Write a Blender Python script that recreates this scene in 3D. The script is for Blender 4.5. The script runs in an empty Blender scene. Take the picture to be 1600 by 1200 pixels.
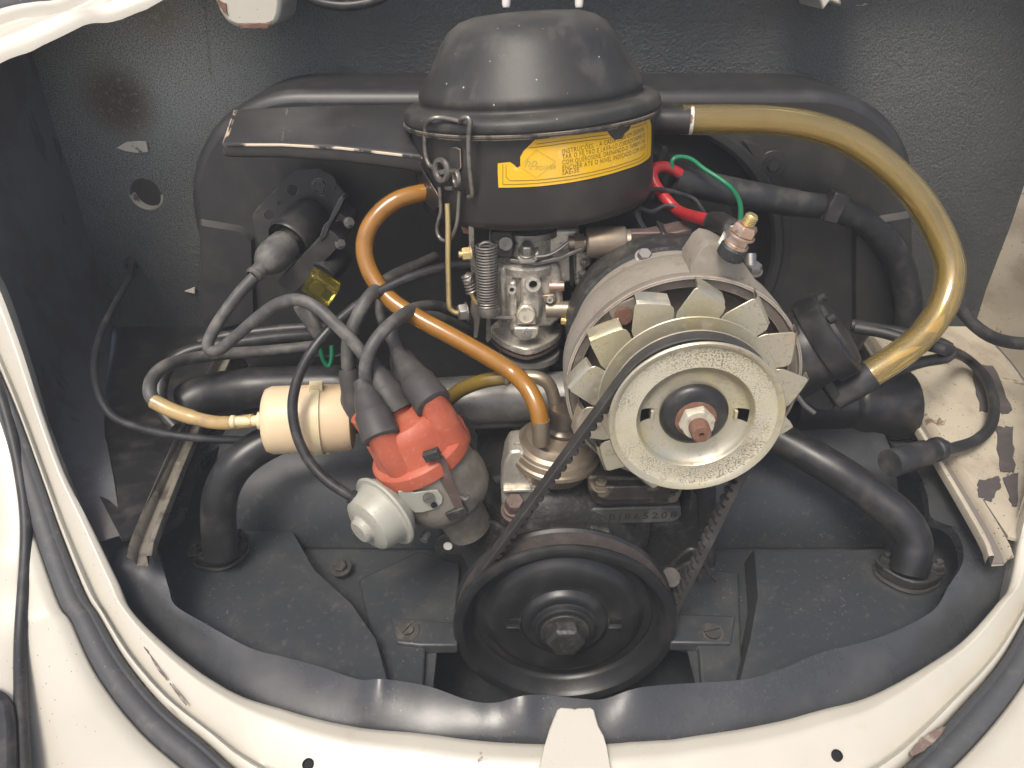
import bpy, math, random
from mathutils import Vector as V, noise as mnoise
from mathutils.geometry import tessellate_polygon
random.seed(7)
scene = bpy.context.scene
COL = scene.collection

# ------------------------------------------------------------------ camera, sky, sun, exposure
FPX = 1160.0                       # focal length in pixels of a 1600 wide picture
PITCH = math.radians(31.0)
H = 0.80                           # eye height over the ground, metres
CAM = V((0, 0, H))
FW = V((0, math.cos(PITCH), -math.sin(PITCH)))
UP = V((0, math.sin(PITCH), math.cos(PITCH)))
RT = V((1, 0, 0))
cd = bpy.data.cameras.new("camera"); cam = bpy.data.objects.new("camera", cd); COL.objects.link(cam)
cam.location = CAM; cam.rotation_euler = (math.pi/2 - PITCH, 0, 0)
cd.sensor_width = 36.0; cd.lens = 36.0*FPX/1600.0; cd.clip_start = 0.01; cd.clip_end = 4000
scene.camera = cam

SUN_EL, SUN_ROT = math.radians(58), math.radians(205)
w = bpy.data.worlds.new("World"); scene.world = w; w.use_nodes = True
nt = w.node_tree; bg = nt.nodes["Background"]
sky = nt.nodes.new("ShaderNodeTexSky"); sky.sky_type = 'NISHITA'; sky.sun_disc = False
sky.sun_elevation = SUN_EL; sky.sun_rotation = SUN_ROT
sky.air_density = 0.75; sky.dust_density = 5.0; sky.ozone_density = 0.2
nt.links.new(sky.outputs[0], bg.inputs[0]); bg.inputs[1].default_value = 0.128
sl = bpy.data.lights.new("sun", 'SUN'); sun = bpy.data.objects.new("sun", sl); COL.objects.link(sun)
sl.energy = 1.75; sl.angle = math.radians(20); sl.color = (1.0, 0.95, 0.86)
sdir = V((math.sin(SUN_ROT)*math.cos(SUN_EL), math.cos(SUN_ROT)*math.cos(SUN_EL), math.sin(SUN_EL)))
sun.rotation_euler = sdir.to_track_quat('Z', 'Y').to_euler()
scene.view_settings.view_transform = 'Standard'; scene.view_settings.look = 'None'
scene.view_settings.gamma = 1.0; scene.view_settings.use_curve_mapping = False
scene.view_settings.exposure = 0.68

# ------------------------------------------------------------------ measuring helpers
def ray(px, py): return FW + RT*((px-800)/FPX) + UP*((600-py)/FPX)
def PD(px, py, d): return CAM + ray(px, py)*d
def PY(px, py, y): r = ray(px, py); return CAM + r*(y/r.y)
def PZ(px, py, z): r = ray(px, py); return CAM + r*((z-H)/r.z)
def PP(px, py, p, n):
    r = ray(px, py); return CAM + r*((p-CAM).dot(n)/r.dot(n))
def depth(p): return (p-CAM).dot(FW)
def mm(p): return depth(p)/FPX          # metres per picture pixel at p
SK = [(.0,-.50),(.2,-.472),(.30,-.452),(.36,-.437),(.42,-.405),(.50,-.325),(.56,-.247),(.66,-.09),(.75,.02),(1.2,.4)]
def S(y):                              # height of the body opening over its distance
    for (a, b), (c, d) in zip(SK, SK[1:]):
        if y <= c: return b+(d-b)*(y-a)/(c-a) + H
    return SK[-1][1] + H
def PS(px, py, off=0.0):
    r = ray(px, py); lo, hi = .15, 1.5
    for _ in range(40):
        m = (lo+hi)/2; p = CAM+r*m
        if p.z > S(p.y)+off: lo = m
        else: hi = m
    return CAM+r*lo
def AX(px, py, dx, dy, toward):        # a direction that looks like (dx,dy) in the picture and leans towards the eye by `toward`
    r = ray(px, py).normalized(); ex = (RT - r*RT.dot(r)).normalized(); ey = (UP - r*UP.dot(r)).normalized()
    l = math.hypot(dx, dy); q = math.sqrt(max(0, 1-toward*toward))
    return (ex*(dx/l*q) - ey*(dy/l*q) - r*toward).normalized()
def frame(a, ref=None):
    a = V(a).normalized(); ref = V(ref) if ref is not None else (V((1,0,0)) if abs(a.x) < .8 else V((0,0,1)))
    e1 = (ref - a*ref.dot(a)).normalized(); return e1, a.cross(e1)
def smooth_path(pts, k=6):
    pts = [V(p) for p in pts]; out = []
    q = [pts[0]*2-pts[1]] + pts + [pts[-1]*2-pts[-2]]
    for i in range(1, len(q)-2):
        a, b, c, d = q[i-1:i+3]
        for j in range(k):
            t = j/k
            out.append(.5*((2*b)+(c-a)*t+(2*a-5*b+4*c-d)*t*t+(3*b-a-3*c+d)*t**3))
    out.append(pts[-1]); return out
def pth(*t, k=6): return smooth_path([PY(*p) for p in t], k)

# ------------------------------------------------------------------ mesh builder
class MB:
    def __init__(s): s.v = []; s.f = []
    def add(s, vs, fs):
        n = len(s.v); s.v += [V(x) for x in vs]; s.f += [tuple(i+n for i in f) for f in fs]; return s
    def lathe(s, prof, o, a, n=48, ref=None, arc=None, ell=1.0):
        o = V(o); a = V(a).normalized(); e1, e2 = frame(a, ref); rings = []; vs = []
        full = arc is None; t0, t1 = arc or (0, 2*math.pi); m = n if full else n+1
        for r, h in prof:
            if r < 1e-7: rings.append([len(vs)]*m); vs.append(o+a*h)
            else:
                rings.append(list(range(len(vs), len(vs)+m)))
                for i in range(m):
                    t = t0+(t1-t0)*i/n; vs.append(o+a*h+e1*(r*math.cos(t))+e2*(r*ell*math.sin(t)))
        fs = []
        for A, B in zip(rings, rings[1:]):
            for i in range(n):
                j = (i+1) % m
                q = [A[i], A[j], B[j], B[i]]; u = []
                for x in q:
                    if x not in u: u.append(x)
                if len(u) > 2: fs.append(u)
        return s.add(vs, fs)
    def cyl(s, o, a, r, h, n=24, r2=None, c=0.0):
        r2 = r if r2 is None else r2; c = c or min(r, abs(h))*.08
        return s.lathe([(0,0),(r-c,0),(r,c),(r2,h-c),(r2-c,h),(0,h)], o, a, n)
    def tube(s, path, r, n=12, cap=True, inner=None):
        path = [V(p) for p in path]; m = len(path)
        rs = r if isinstance(r, (list, tuple)) else [r]*m
        if len(rs) != m: rs = [rs[min(len(rs)-1, int(i*len(rs)/m))] for i in range(m)]
        def sweep(rr):
            t = (path[1]-path[0]).normalized(); e1, e2 = frame(t); vs = []
            for i, p in enumerate(path):
                t = (path[min(i+1, m-1)]-path[max(i-1, 0)]).normalized()
                e1 = (e1-t*e1.dot(t)).normalized(); e2 = t.cross(e1)
                for j in range(n):
                    q = 2*math.pi*j/n; vs.append(p+e1*(rr[i]*math.cos(q))+e2*(rr[i]*math.sin(q)))
            return vs
        vs = sweep(rs); fs = [(i*n+j, i*n+(j+1)%n, (i+1)*n+(j+1)%n, (i+1)*n+j) for i in range(m-1) for j in range(n)]
        if inner:
            k = len(vs); vs += sweep([x*inner for x in rs])
            fs += [(k+i*n+(j+1)%n, k+i*n+j, k+(i+1)*n+j, k+(i+1)*n+(j+1)%n) for i in range(m-1) for j in range(n)]
            for j in range(n):
                j2 = (j+1) % n; fs.append((j2, j, k+j, k+j2)); e = (m-1)*n; fs.append((e+j, e+j2, k+e+j2, k+e+j))
        elif cap: fs += [tuple(range(n-1, -1, -1)), tuple(range((m-1)*n, m*n))]
        return s.add(vs, fs)
    def box(s, c, sx, sy, sz, ax=None):
        c = V(c); X, Y, Z = ax or (V((1,0,0)), V((0,1,0)), V((0,0,1)))
        vs = [c+X*(sx/2*i)+Y*(sy/2*j)+Z*(sz/2*k) for k in (-1,1) for j in (-1,1) for i in (-1,1)]
        return s.add(vs, [(0,2,3,1),(4,5,7,6),(0,1,5,4),(2,6,7,3),(0,4,6,2),(1,3,7,5)])
    def prism(s, poly, vec, holes=()):
        poly = [V(p) for p in poly]; vec = V(vec); loops = [poly]+[[V(p) for p in h] for h in holes]
        flat = [p for l in loops for p in l]; n = len(flat)
        tris = tessellate_polygon(loops) if holes else [tuple(range(n))]
        fs = [tuple(t) for t in tris] + [tuple(i+n for i in reversed(t)) for t in tris]
        k = 0
        for l in loops:
            m = len(l); fs += [(k+i, k+(i+1)%m, n+k+(i+1)%m, n+k+i) for i in range(m)]; k += m
        return s.add(flat+[p+vec for p in flat], fs)
    def grid(s, rows, closed=False):
        m = len(rows[0]); vs = [p for r in rows for p in r]; q = m if closed else m-1
        return s.add(vs, [(i*m+j, i*m+(j+1)%m, (i+1)*m+(j+1)%m, (i+1)*m+j) for i in range(len(rows)-1) for j in range(q)])
    def hexa(s, o, a, r, h, wash=1.35):
        a = V(a).normalized(); o = V(o)
        if wash: s.lathe([(0,0),(r*wash,0),(r*wash,h*.18),(r*.8,h*.2)], o, a, 24)
        s.lathe([(r,h*.15),(r,h*.82),(r*.86,h),(0,h)], o, a, 6); return s
    def helix(s, o, a, R, L, turns, r, n=8):
        e1, e2 = frame(a); a = V(a).normalized(); N = int(turns*14)
        return s.tube([V(o)+a*(L*i/N)+e1*(R*math.cos(2*math.pi*turns*i/N))+e2*(R*math.sin(2*math.pi*turns*i/N)) for i in range(N+1)], r, n)
def circ(c, e1, e2, r, n=20, t0=0): return [V(c)+e1*(r*math.cos(t0+2*math.pi*i/n))+e2*(r*math.sin(t0+2*math.pi*i/n)) for i in range(n)]

# ------------------------------------------------------------------ objects
def thing(name, label, cat, loc, group=None):
    o = bpy.data.objects.new(name, None); COL.objects.link(o); o.location = loc; o.empty_display_size = .02
    o["label"] = label; o["category"] = cat
    if group: o["group"] = group
    return o
def rootloc(o):
    while o.parent: o = o.parent
    return V(o.location)
def put(name, mb, mat, parent=None, angle=38, bevel=0, label=None, recalc=True, loc=None):
    base = rootloc(parent) if parent else V(loc or (0,0,0))
    me = bpy.data.meshes.new(name); me.from_pydata([p-base for p in mb.v], [], mb.f); me.update()
    import bmesh
    bm = bmesh.new(); bm.from_mesh(me)
    if recalc: bmesh.ops.recalc_face_normals(bm, faces=bm.faces)
    bm.to_mesh(me); bm.free()
    me.materials.append(mat)
    me.polygons.foreach_set("use_smooth", [True]*len(me.polygons)); me.set_sharp_from_angle(angle=math.radians(angle))
    o = bpy.data.objects.new(name, me); COL.objects.link(o)
    if parent: o.parent = parent
    else: o.location = base
    if bevel:
        b = o.modifiers.new("bevel", 'BEVEL'); b.width = bevel; b.segments = 2; b.limit_method = 'ANGLE'; b.angle_limit = math.radians(35); b.harden_normals = False
    if label: o["label"] = label
    return o
def single(name, mb, mat, label, cat, group=None, **k):       # a thing that is one mesh
    c = V((0,0,0))
    for p in mb.v: c += p
    c /= len(mb.v)
    o = put(name, mb, mat, None, loc=c, **k); o["label"] = label; o["category"] = cat
    if group: o["group"] = group
    return o
def text_mesh(body, size, align='LEFT', shear=0.0, sp=1.0):
    cu = bpy.data.curves.new("lettering", 'FONT'); cu.body = body; cu.size = size; cu.align_x = align; cu.shear = shear; cu.space_character = sp; cu.resolution_u = 2
    o = bpy.data.objects.new("lettering", cu); COL.objects.link(o); bpy.context.view_layer.update()
    me = o.to_mesh(); vs = [V(v.co) for v in me.vertices]; fs = [tuple(p.vertices) for p in me.polygons]
    o.to_mesh_clear(); bpy.data.objects.remove(o); bpy.data.curves.remove(cu); return vs, fs

# ------------------------------------------------------------------ materials
def M(name, col, rough=.5, metal=0.0, layers=(), bump=None, spec=.5, edge=None, trans=0.0, ior=1.45, coat=0.0, sss=0.0, coord='Object'):
    m = bpy.data.materials.new(name); m.use_nodes = True; t = m.node_tree; N = t.nodes; L = t.links.new
    p = N["Principled BSDF"]; tc = N.new("ShaderNodeTexCoord"); crd = tc.outputs[coord]
    cs = None; rs = None
    def const(c): n = N.new("ShaderNodeRGB"); n.outputs[0].default_value = (*c, 1); return n.outputs[0]
    def val(x): n = N.new("ShaderNodeValue"); n.outputs[0].default_value = x; return n.outputs[0]
    def math_(op, a, b=None, clamp=True):
        n = N.new("ShaderNodeMath"); n.operation = op; n.use_clamp = clamp
        for i, x in enumerate((a, b)):
            if x is None: continue
            if isinstance(x, (int, float)): n.inputs[i].default_value = x
            else: L(x, n.inputs[i])
        return n.outputs[0]
    def ramp(x, lo, hi):
        n = N.new("ShaderNodeMapRange"); n.interpolation_type = 'SMOOTHSTEP'; n.inputs[1].default_value = lo; n.inputs[2].default_value = hi; L(x, n.inputs[0]); return n.outputs[0]
    def tex(kind, scale, detail=4, stretch=None, off=0):
        mp = N.new("ShaderNodeMapping"); L(crd, mp.inputs[0]); mp.inputs[1].default_value = (off, off*.7, off*1.3)
        if stretch: mp.inputs[3].default_value = stretch
        if kind == 'voronoi':
            n = N.new("ShaderNodeTexVoronoi"); n.inputs["Scale"].default_value = scale; L(mp.outputs[0], n.inputs["Vector"]); return n.outputs["Distance"]
        n = N.new("ShaderNodeTexNoise"); n.inputs["Scale"].default_value = scale; n.inputs["Detail"].default_value = detail; n.inputs["Roughness"].default_value = .6
        L(mp.outputs[0], n.inputs["Vector"]); return n.outputs["Fac"]
    cs = const(col); rs = val(rough); ms = val(metal)
    def lay(fac, c, r=None, me=None):
        nonlocal cs, rs, ms
        mx = N.new("ShaderNodeMix"); mx.data_type = 'RGBA'; L(fac, mx.inputs[0]); L(cs, mx.inputs[6]); mx.inputs[7].default_value = (*c, 1); cs = mx.outputs[2]
        for kind, x in (('r', r), ('m', me)):
            if x is None: continue
            mf = N.new("ShaderNodeMix"); L(fac, mf.inputs[0]); L(rs if kind == 'r' else ms, mf.inputs[2]); mf.inputs[3].default_value = x
            if kind == 'r': rs = mf.outputs[0]
            else: ms = mf.outputs[0]
    for i, l in enumerate(layers):
        x = tex(l.get('kind', 'noise'), l['scale'], l.get('detail', 5), l.get('stretch'), l.get('off', i*3.1))
        f = ramp(x, l['lo'], l['hi'])
        if 'gate' in l:                                     # a second, larger noise that says where the marks gather
            g = tex('noise', l['gate'][0], 3, None, 7.7+i); f = math_('MULTIPLY', f, ramp(g, l['gate'][1], l['gate'][2]))
        for key in ('at', 'at2'):
            if key in l:                                    # marks gathered round a spot of the thing
                c, r0, r1 = l[key]; n = N.new("ShaderNodeVectorMath"); n.operation = 'DISTANCE'; L(crd, n.inputs[0]); n.inputs[1].default_value = c
                wob = math_('MULTIPLY_ADD', tex('noise', 40, 5, None, 2.2), .35*r1); 
                wob.node.inputs[2].default_value = -.175*r1
                dd = math_('ADD', n.outputs["Value"], wob, False)
                f = math_('MULTIPLY', f, ramp(dd, r1, r0))
        if 'up' in l:
            g = N.new("ShaderNodeNewGeometry"); sx = N.new("ShaderNodeSeparateXYZ"); L(g.outputs["Normal"], sx.inputs[0]); f = math_('MULTIPLY', f, ramp(sx.outputs[2], *l['up']))
        f = math_('MULTIPLY', f, l.get('amt', 1.0)); lay(f, l['col'], l.get('rough'), l.get('metal'))
    if edge:                                                # paint rubbed off sharp edges
        b = N.new("ShaderNodeBevel"); b.samples = 4; b.inputs[0].default_value = edge['w']
        g = N.new("ShaderNodeNewGeometry"); d = N.new("ShaderNodeVectorMath"); d.operation = 'DOT_PRODUCT'; L(b.outputs[0], d.inputs[0]); L(g.outputs["Normal"], d.inputs[1])
        f = ramp(math_('SUBTRACT', 1.0, d.outputs["Value"]), .02, .12); f = math_('MULTIPLY', f, ramp(tex('noise', edge.get('scale', 60), 6, None, 5.5), edge.get('lo', .5), edge.get('hi', .56)))
        lay(f, edge['col'], .45, edge.get('metal', 0))
    L(cs, p.inputs["Base Color"]); L(rs, p.inputs["Roughness"]); L(ms, p.inputs["Metallic"])
    p.inputs["Specular IOR Level"].default_value = spec; p.inputs["IOR"].default_value = ior
    p.inputs["Transmission Weight"].default_value = trans; p.inputs["Coat Weight"].default_value = coat; p.inputs["Coat Roughness"].default_value = .12
    if sss: p.inputs["Subsurface Weight"].default_value = sss; p.inputs["Subsurface Radius"].default_value = (1, .6, .3); p.inputs["Subsurface Scale"].default_value = .004
    if bump:
        h = None
        for sc, st in (bump if isinstance(bump[0], tuple) else (bump,)):
            x = math_('MULTIPLY', tex('noise', sc, 4, None, 9.1), st, False); h = x if h is None else math_('ADD', h, x, False)
        b = N.new("ShaderNodeBump"); b.inputs["Strength"].default_value = 1.0; b.inputs["Distance"].default_value = 1.0; L(h, b.inputs["Height"]); L(b.outputs[0], p.inputs["Normal"])
    return m
DUST = (.20, .185, .16)
def dusty(amt=.35, scale=45, lo=.45, hi=.75): return dict(scale=scale, lo=lo, hi=hi, amt=amt, col=DUST, rough=.75)
def specks(col=(.5,.47,.42), scale=260, thr=.10, amt=1, gate=(14,.45,.62)): return dict(kind='voronoi', scale=scale, lo=thr, hi=thr*.6, amt=amt, col=col, rough=.8, gate=gate)
m_shroud = M("satin black sheet paint", (.022,.022,.022), .40, layers=[dusty(.08), specks((.3,.28,.25), 300, .06)], bump=(500, .00004))
m_tin = M("black tinware paint", (.034,.038,.042), .42, layers=[dusty(.14, 22), dusty(.16, 160, .55, .7), specks((.6,.58,.5), 230, .075, 1, (10,.5,.6)), dict(scale=26, lo=.68, hi=.76, amt=.45, col=(.08,.06,.045), rough=.8)], bump=((9, .0004), (400, .00005)))
m_ring = M("semi gloss black tinware", (.041,.044,.048), .27, layers=[dusty(.13, 30, .4, .8), specks((.6,.6,.56), 240, .06, 1, (12,.45,.6)), dict(scale=420, lo=.56, hi=.7, amt=.25, col=(.16,.16,.155), rough=.6, gate=(9,.45,.62))], bump=((14, .0004), (500, .00004)))
m_dark = M("black enamel", (.016,.016,.017), .34, layers=[dusty(.18), specks((.35,.33,.3), 280, .06)], bump=(300, .00005))
m_air = M("worn black enamel", (.021,.020,.019), .37, layers=[dusty(.18, 14, .40, .8), dict(scale=34, lo=.66, hi=.72, amt=.5, col=(.05,.03,.035), rough=.5), specks((.55,.4,.28), 110, .06, 1, (9,.47,.6))], edge=dict(w=.0016, col=(.42,.33,.24), lo=.47, hi=.55), bump=((200, .00006), (30, .0002)))
m_lid = M("dusty black lid enamel", (.024,.0235,.022), .47, layers=[dict(scale=12, lo=.3, hi=.75, amt=.45, col=(.12,.108,.085), rough=.65, up=(.6,.97)), dusty(.22, 30), dict(scale=60, lo=.60, hi=.70, amt=.3, col=(.085,.075,.06), rough=.7, stretch=(1,1,.25)), specks((.6,.45,.32), 110, .075, 1, (9,.42,.55))], bump=((300, .00004), (25, .0002)))
m_bracket = M("black bracket paint", (.026,.025,.025), .40, layers=[dusty(.15)], edge=dict(w=.0009, col=(.35,.34,.3), lo=.55, hi=.6), bump=(300, .00004))
m_rubber = M("black rubber", (.020,.021,.023), .50, layers=[dusty(.25, 50), specks((.4,.4,.38), 240, .06)], bump=(250, .00006))
m_seal = M("grey black weatherstrip rubber", (.060,.062,.065), .60, layers=[dusty(.30, 90, .5, .8), specks((.55,.55,.52), 240, .07, 1, (12,.5,.62))], bump=(300, .00006))
m_lead = M("dusty cable rubber", (.062,.061,.059), .50, layers=[dusty(.55, 70, .4, .7)], bump=(260, .00008))
m_cable = M("black cable sheath", (.018,.018,.019), .36, layers=[dusty(.22, 80)])
m_cream = M("cream body paint", (.458,.437,.372), .32, coat=.5, layers=[dict(scale=9, lo=.4, hi=.75, amt=.4, col=(.39,.36,.285)), specks((.10,.07,.05), 210, .105, 1, (7,.43,.54)), dict(scale=35, lo=.70, hi=.73, amt=.8, col=(.12,.07,.05), rough=.8), dict(scale=55, lo=.63, hi=.72, amt=.25, col=(.40,.33,.22))], bump=(25, .0004))
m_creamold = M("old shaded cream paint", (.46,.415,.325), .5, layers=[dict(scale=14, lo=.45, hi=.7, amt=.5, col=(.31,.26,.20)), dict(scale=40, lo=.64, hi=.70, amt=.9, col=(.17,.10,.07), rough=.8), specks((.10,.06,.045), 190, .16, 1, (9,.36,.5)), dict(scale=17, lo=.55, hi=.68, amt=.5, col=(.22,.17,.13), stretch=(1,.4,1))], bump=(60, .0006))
m_bare = M("bare grey primer", (.075,.066,.066), .55, layers=[dusty(.3, 60)], bump=(90, .0003))
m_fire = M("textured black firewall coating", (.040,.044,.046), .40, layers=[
    dict(scale=800, lo=.34, hi=.62, amt=.80, col=(.36,.375,.335), rough=.5, at=((-.40,.30,.67), .03, .27), detail=3),  # pale dust, with the sky's sheen painted into its colour
    dict(scale=700, lo=.33, hi=.62, amt=.85, col=(.62,.63,.55), rough=.5, at=((-.385,.30,.708), .015, .14), detail=3),  # brightest patch: dust colour lifted to paint in the sheen
    dict(scale=800, lo=.44, hi=.64, amt=.5, col=(.23,.235,.21), rough=.45, at=((.348,.30,.66), .04, .22), detail=3),  # sheen at the right, painted as pale colour
    dict(scale=950, lo=.44, hi=.66, amt=.5, col=(.15,.155,.145), rough=.5, gate=(5,.38,.64), detail=3),
    dict(scale=200, lo=.22, hi=.50, amt=.9, col=(.10,.064,.040), rough=.9, at=((-.4435,.30,.656), .012, .052)),
    dict(scale=160, lo=.36, hi=.55, amt=.8, col=(.36,.27,.19), rough=.9, at=((-.3835,.30,.742), .005, .040)),
    dict(kind='voronoi', scale=190, lo=.10, hi=.06, amt=.8, col=(.05,.03,.02), at=((-.42,.30,.68), .03, .13))],
    bump=((330, .0019), (110, .0014)))
m_alu = M("dirty cast aluminium", (.58,.55,.48), .38, .75, layers=[dict(scale=75, lo=.42, hi=.62, amt=.62, col=(.14,.115,.085), rough=.7, metal=0), dict(scale=220, lo=.52, hi=.66, amt=.5, col=(.70,.67,.60)), dict(scale=160, lo=.60, hi=.68, amt=.7, col=(.05,.04,.03), rough=.6, metal=0)], bump=((420, .0002), (60, .0004)))
m_alubody = M("dusty tan alternator casting", (.29,.265,.220), .62, .25, layers=[dict(scale=35, lo=.4, hi=.7, amt=.5, col=(.17,.14,.105), rough=.75, metal=0), dict(scale=26, lo=.55, hi=.7, amt=.55, col=(.44,.40,.33)), dict(scale=150, lo=.58, hi=.68, amt=.5, col=(.12,.10,.08))], bump=((350, .00025), (40, .0006)))
m_ringmetal = M("brownish oxidised casting", (.245,.21,.175), .6, .3, layers=[dict(scale=30, lo=.45, hi=.7, amt=.5, col=(.15,.12,.095)), dict(scale=90, lo=.6, hi=.7, amt=.5, col=(.45,.40,.34))], edge=dict(w=.001, col=(.62,.56,.46), lo=.35, hi=.5), bump=((300, .0003),))
m_zinc = M("yellow passivated zinc plate", (.52,.49,.385), .33, .74, layers=[dict(scale=26, lo=.47, hi=.64, amt=.6, col=(.58,.51,.29)), dict(scale=19, lo=.54, hi=.70, amt=.5, col=(.50,.40,.34)), dict(scale=70, lo=.52, hi=.68, amt=.6, col=(.27,.235,.185), rough=.7, metal=.2), dict(scale=330, lo=.56, hi=.66, amt=.6, col=(.16,.13,.10), rough=.8, metal=0, gate=(20,.42,.6))], bump=((250, .0001),))
m_zincpit = M("pitted zinc plate", (.56,.53,.415), .42, .45, layers=[dict(scale=24, lo=.42, hi=.65, amt=.5, col=(.53,.49,.33)), dict(scale=17, lo=.55, hi=.66, amt=.6, col=(.27,.22,.165), rough=.7, metal=.1), dict(scale=850, lo=.49, hi=.57, amt=.85, col=(.11,.095,.07), rough=.8, metal=0, gate=(22,.36,.60)), dict(scale=800, lo=.54, hi=.60, amt=.6, col=(.62,.60,.52), gate=(30,.45,.6))], bump=((330, .0003),))
m_steel = M("dull steel", (.27,.26,.24), .42, .85, layers=[dict(scale=80, lo=.5, hi=.7, amt=.5, col=(.16,.13,.10), rough=.7)])
m_clip = M("grey spring wire", (.24,.225,.20), .38, .75, layers=[dict(scale=120, lo=.5, hi=.65, amt=.5, col=(.07,.05,.04), rough=.7)])
m_brass = M("brass rod", (.66,.52,.25), .32, .8, layers=[dict(scale=70, lo=.55, hi=.7, amt=.4, col=(.35,.27,.14))])
m_copper = M("coppery nut metal", (.50,.35,.26), .36, .75, layers=[dict(scale=90, lo=.5, hi=.65, amt=.5, col=(.62,.58,.50)), dict(scale=150, lo=.6, hi=.7, amt=.6, col=(.14,.08,.05))])
m_rust = M("rusted steel", (.145,.072,.048), .8, .1, layers=[dict(scale=150, lo=.45, hi=.65, amt=.5, col=(.22,.125,.085)), dict(scale=60, lo=.6, hi=.7, amt=.6, col=(.08,.04,.03))], bump=(300, .0003))
m_nut = M("whitish corroded nut", (.50,.47,.38), .6, .3, layers=[dict(scale=160, lo=.5, hi=.65, amt=.6, col=(.22,.18,.13))], bump=(300, .0003))
m_pump = M("olive bronze pump metal", (.33,.275,.205), .36, .7, layers=[dict(scale=40, lo=.45, hi=.7, amt=.55, col=(.20,.15,.10), rough=.5), specks((.5,.46,.38), 200, .07)], bump=(200, .0001))
m_pumpdark = M("dark stained pump cup", (.10,.085,.07), .3, .6, layers=[dict(scale=50, lo=.5, hi=.7, amt=.6, col=(.26,.20,.14))])
m_manifold = M("grey oily aluminium tube", (.25,.245,.23), .45, .45, layers=[dict(scale=40, lo=.45, hi=.65, amt=.6, col=(.09,.08,.07), metal=0), specks((.03,.03,.03), 130, .09)], bump=(70, .0006))
m_side = M("dull black side wall paint", (.10,.106,.115), .5, layers=[dusty(.3, 14), dict(scale=9, lo=.52, hi=.64, amt=.55, col=(.075,.058,.045), rough=.8), dict(scale=22, lo=.62, hi=.66, amt=.6, col=(.03,.03,.032), stretch=(1,1,.3)), specks((.4,.38,.34), 200, .08)], bump=((30, .0004), (300, .00006)))
m_red = M("red moulded plastic cap", (.37,.085,.045), .50, layers=[dict(scale=30, lo=.48, hi=.75, amt=.5, col=(.47,.20,.14), rough=.7), dict(scale=300, lo=.56, hi=.72, amt=.3, col=(.50,.27,.21)), specks((.10,.03,.02), 150, .06)], bump=(250, .0001))
m_dist = M("grey brown distributor casting", (.20,.185,.155), .58, .3, layers=[dict(scale=50, lo=.42, hi=.65, amt=.6, col=(.10,.085,.065)), specks((.4,.36,.3), 190, .10)], bump=((300, .0003), (50, .0006)))
m_canister = M("pale grey painted canister", (.31,.31,.265), .45, .1, layers=[specks((.16,.12,.07), 330, .22, .85, (16,.36,.56)), dict(scale=30, lo=.55, hi=.70, amt=.5, col=(.27,.23,.16))], bump=(150, .0001))
m_brown = M("oxidised brown strap", (.125,.090,.080), .55, .4, layers=[dict(scale=110, lo=.5, hi=.7, amt=.5, col=(.22,.17,.15))])
m_block = M("oily black engine case", (.026,.026,.025), .44, layers=[dusty(.30, 60, .5, .75), dict(scale=300, lo=.55, hi=.68, amt=.35, col=(.14,.13,.115), rough=.6, gate=(12,.45,.6)), specks((.45,.42,.36), 240, .07)], bump=((60, .0012), (330, .0005)))
m_stand = M("black grimed stand with bare metal", (.045,.040,.034), .5, .2, layers=[dict(scale=40, lo=.55, hi=.64, amt=.7, col=(.24,.20,.14)), dusty(.3)], bump=((60, .0008), (330, .0003)))
m_number = M("rubbed bare number pad", (.085,.085,.078), .5, .2, layers=[dict(scale=40, lo=.5, hi=.62, amt=.6, col=(.21,.205,.185)), dict(scale=300, lo=.5, hi=.7, amt=.4, col=(.05,.05,.05))], bump=(300, .0003))
m_pulley = M("satin black pulley", (.016,.017,.018), .34, layers=[dusty(.14, 40, .45, .8), specks((.4,.4,.38), 260, .06)], bump=(300, .00006))
m_groove = M("reddish rusty pulley groove", (.042,.034,.031), .65, layers=[dict(scale=150, lo=.5, hi=.7, amt=.7, col=(.03,.02,.02)), dusty(.2)], bump=(300, .0004))
m_belt = M("dark belt rubber", (.030,.029,.028), .55, layers=[dict(scale=50, lo=.45, hi=.7, amt=.45, col=(.085,.078,.070), rough=.7)], bump=(200, .0001))
m_orange = M("orange fuel hose", (.40,.185,.026), .16, trans=.35, sss=.0, coat=.5, layers=[dict(scale=45, lo=.45, hi=.75, amt=.6, col=(.25,.105,.02)), dict(scale=120, lo=.6, hi=.75, amt=.35, col=(.50,.33,.15))])
m_amber = M("translucent amber breather hose", (.93,.75,.29), .07, trans=.93, ior=1.40, coat=.9, layers=[dict(scale=26, lo=.45, hi=.75, amt=.3, col=(.66,.46,.15)), dict(scale=90, lo=.6, hi=.75, amt=.3, col=(.42,.28,.11))])
m_olive = M("olive fuel hose", (.16,.11,.020), .25, coat=.5, sss=.2, layers=[dict(scale=45, lo=.45, hi=.75, amt=.5, col=(.085,.065,.02))])
m_amberline = M("yellowed clear fuel line", (.62,.45,.20), .25, trans=.45, coat=.3, layers=[dict(scale=50, lo=.5, hi=.7, amt=.6, col=(.30,.20,.11))])
m_filter = M("yellowed filter plastic", (.62,.495,.325), .38, sss=.5, layers=[dict(scale=14, lo=.4, hi=.7, amt=.4, col=(.56,.40,.235)), specks((.2,.12,.06), 110, .06)])
m_filterband = M("pale filter band plastic", (.60,.51,.32), .40, sss=.3)
m_redwire = M("red wire", (.38,.022,.026), .35, layers=[dict(scale=60, lo=.5, hi=.7, amt=.5, col=(.20,.025,.025))])
m_green = M("green wire", (.012,.16,.075), .35)
m_yellow = M("yellow sticker paper", (.72,.42,.012), .38, layers=[dict(scale=25, lo=.48, hi=.72, amt=.55, col=(.70,.47,.13)), dict(scale=90, lo=.62, hi=.72, amt=.4, col=(.85,.66,.30))])
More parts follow.
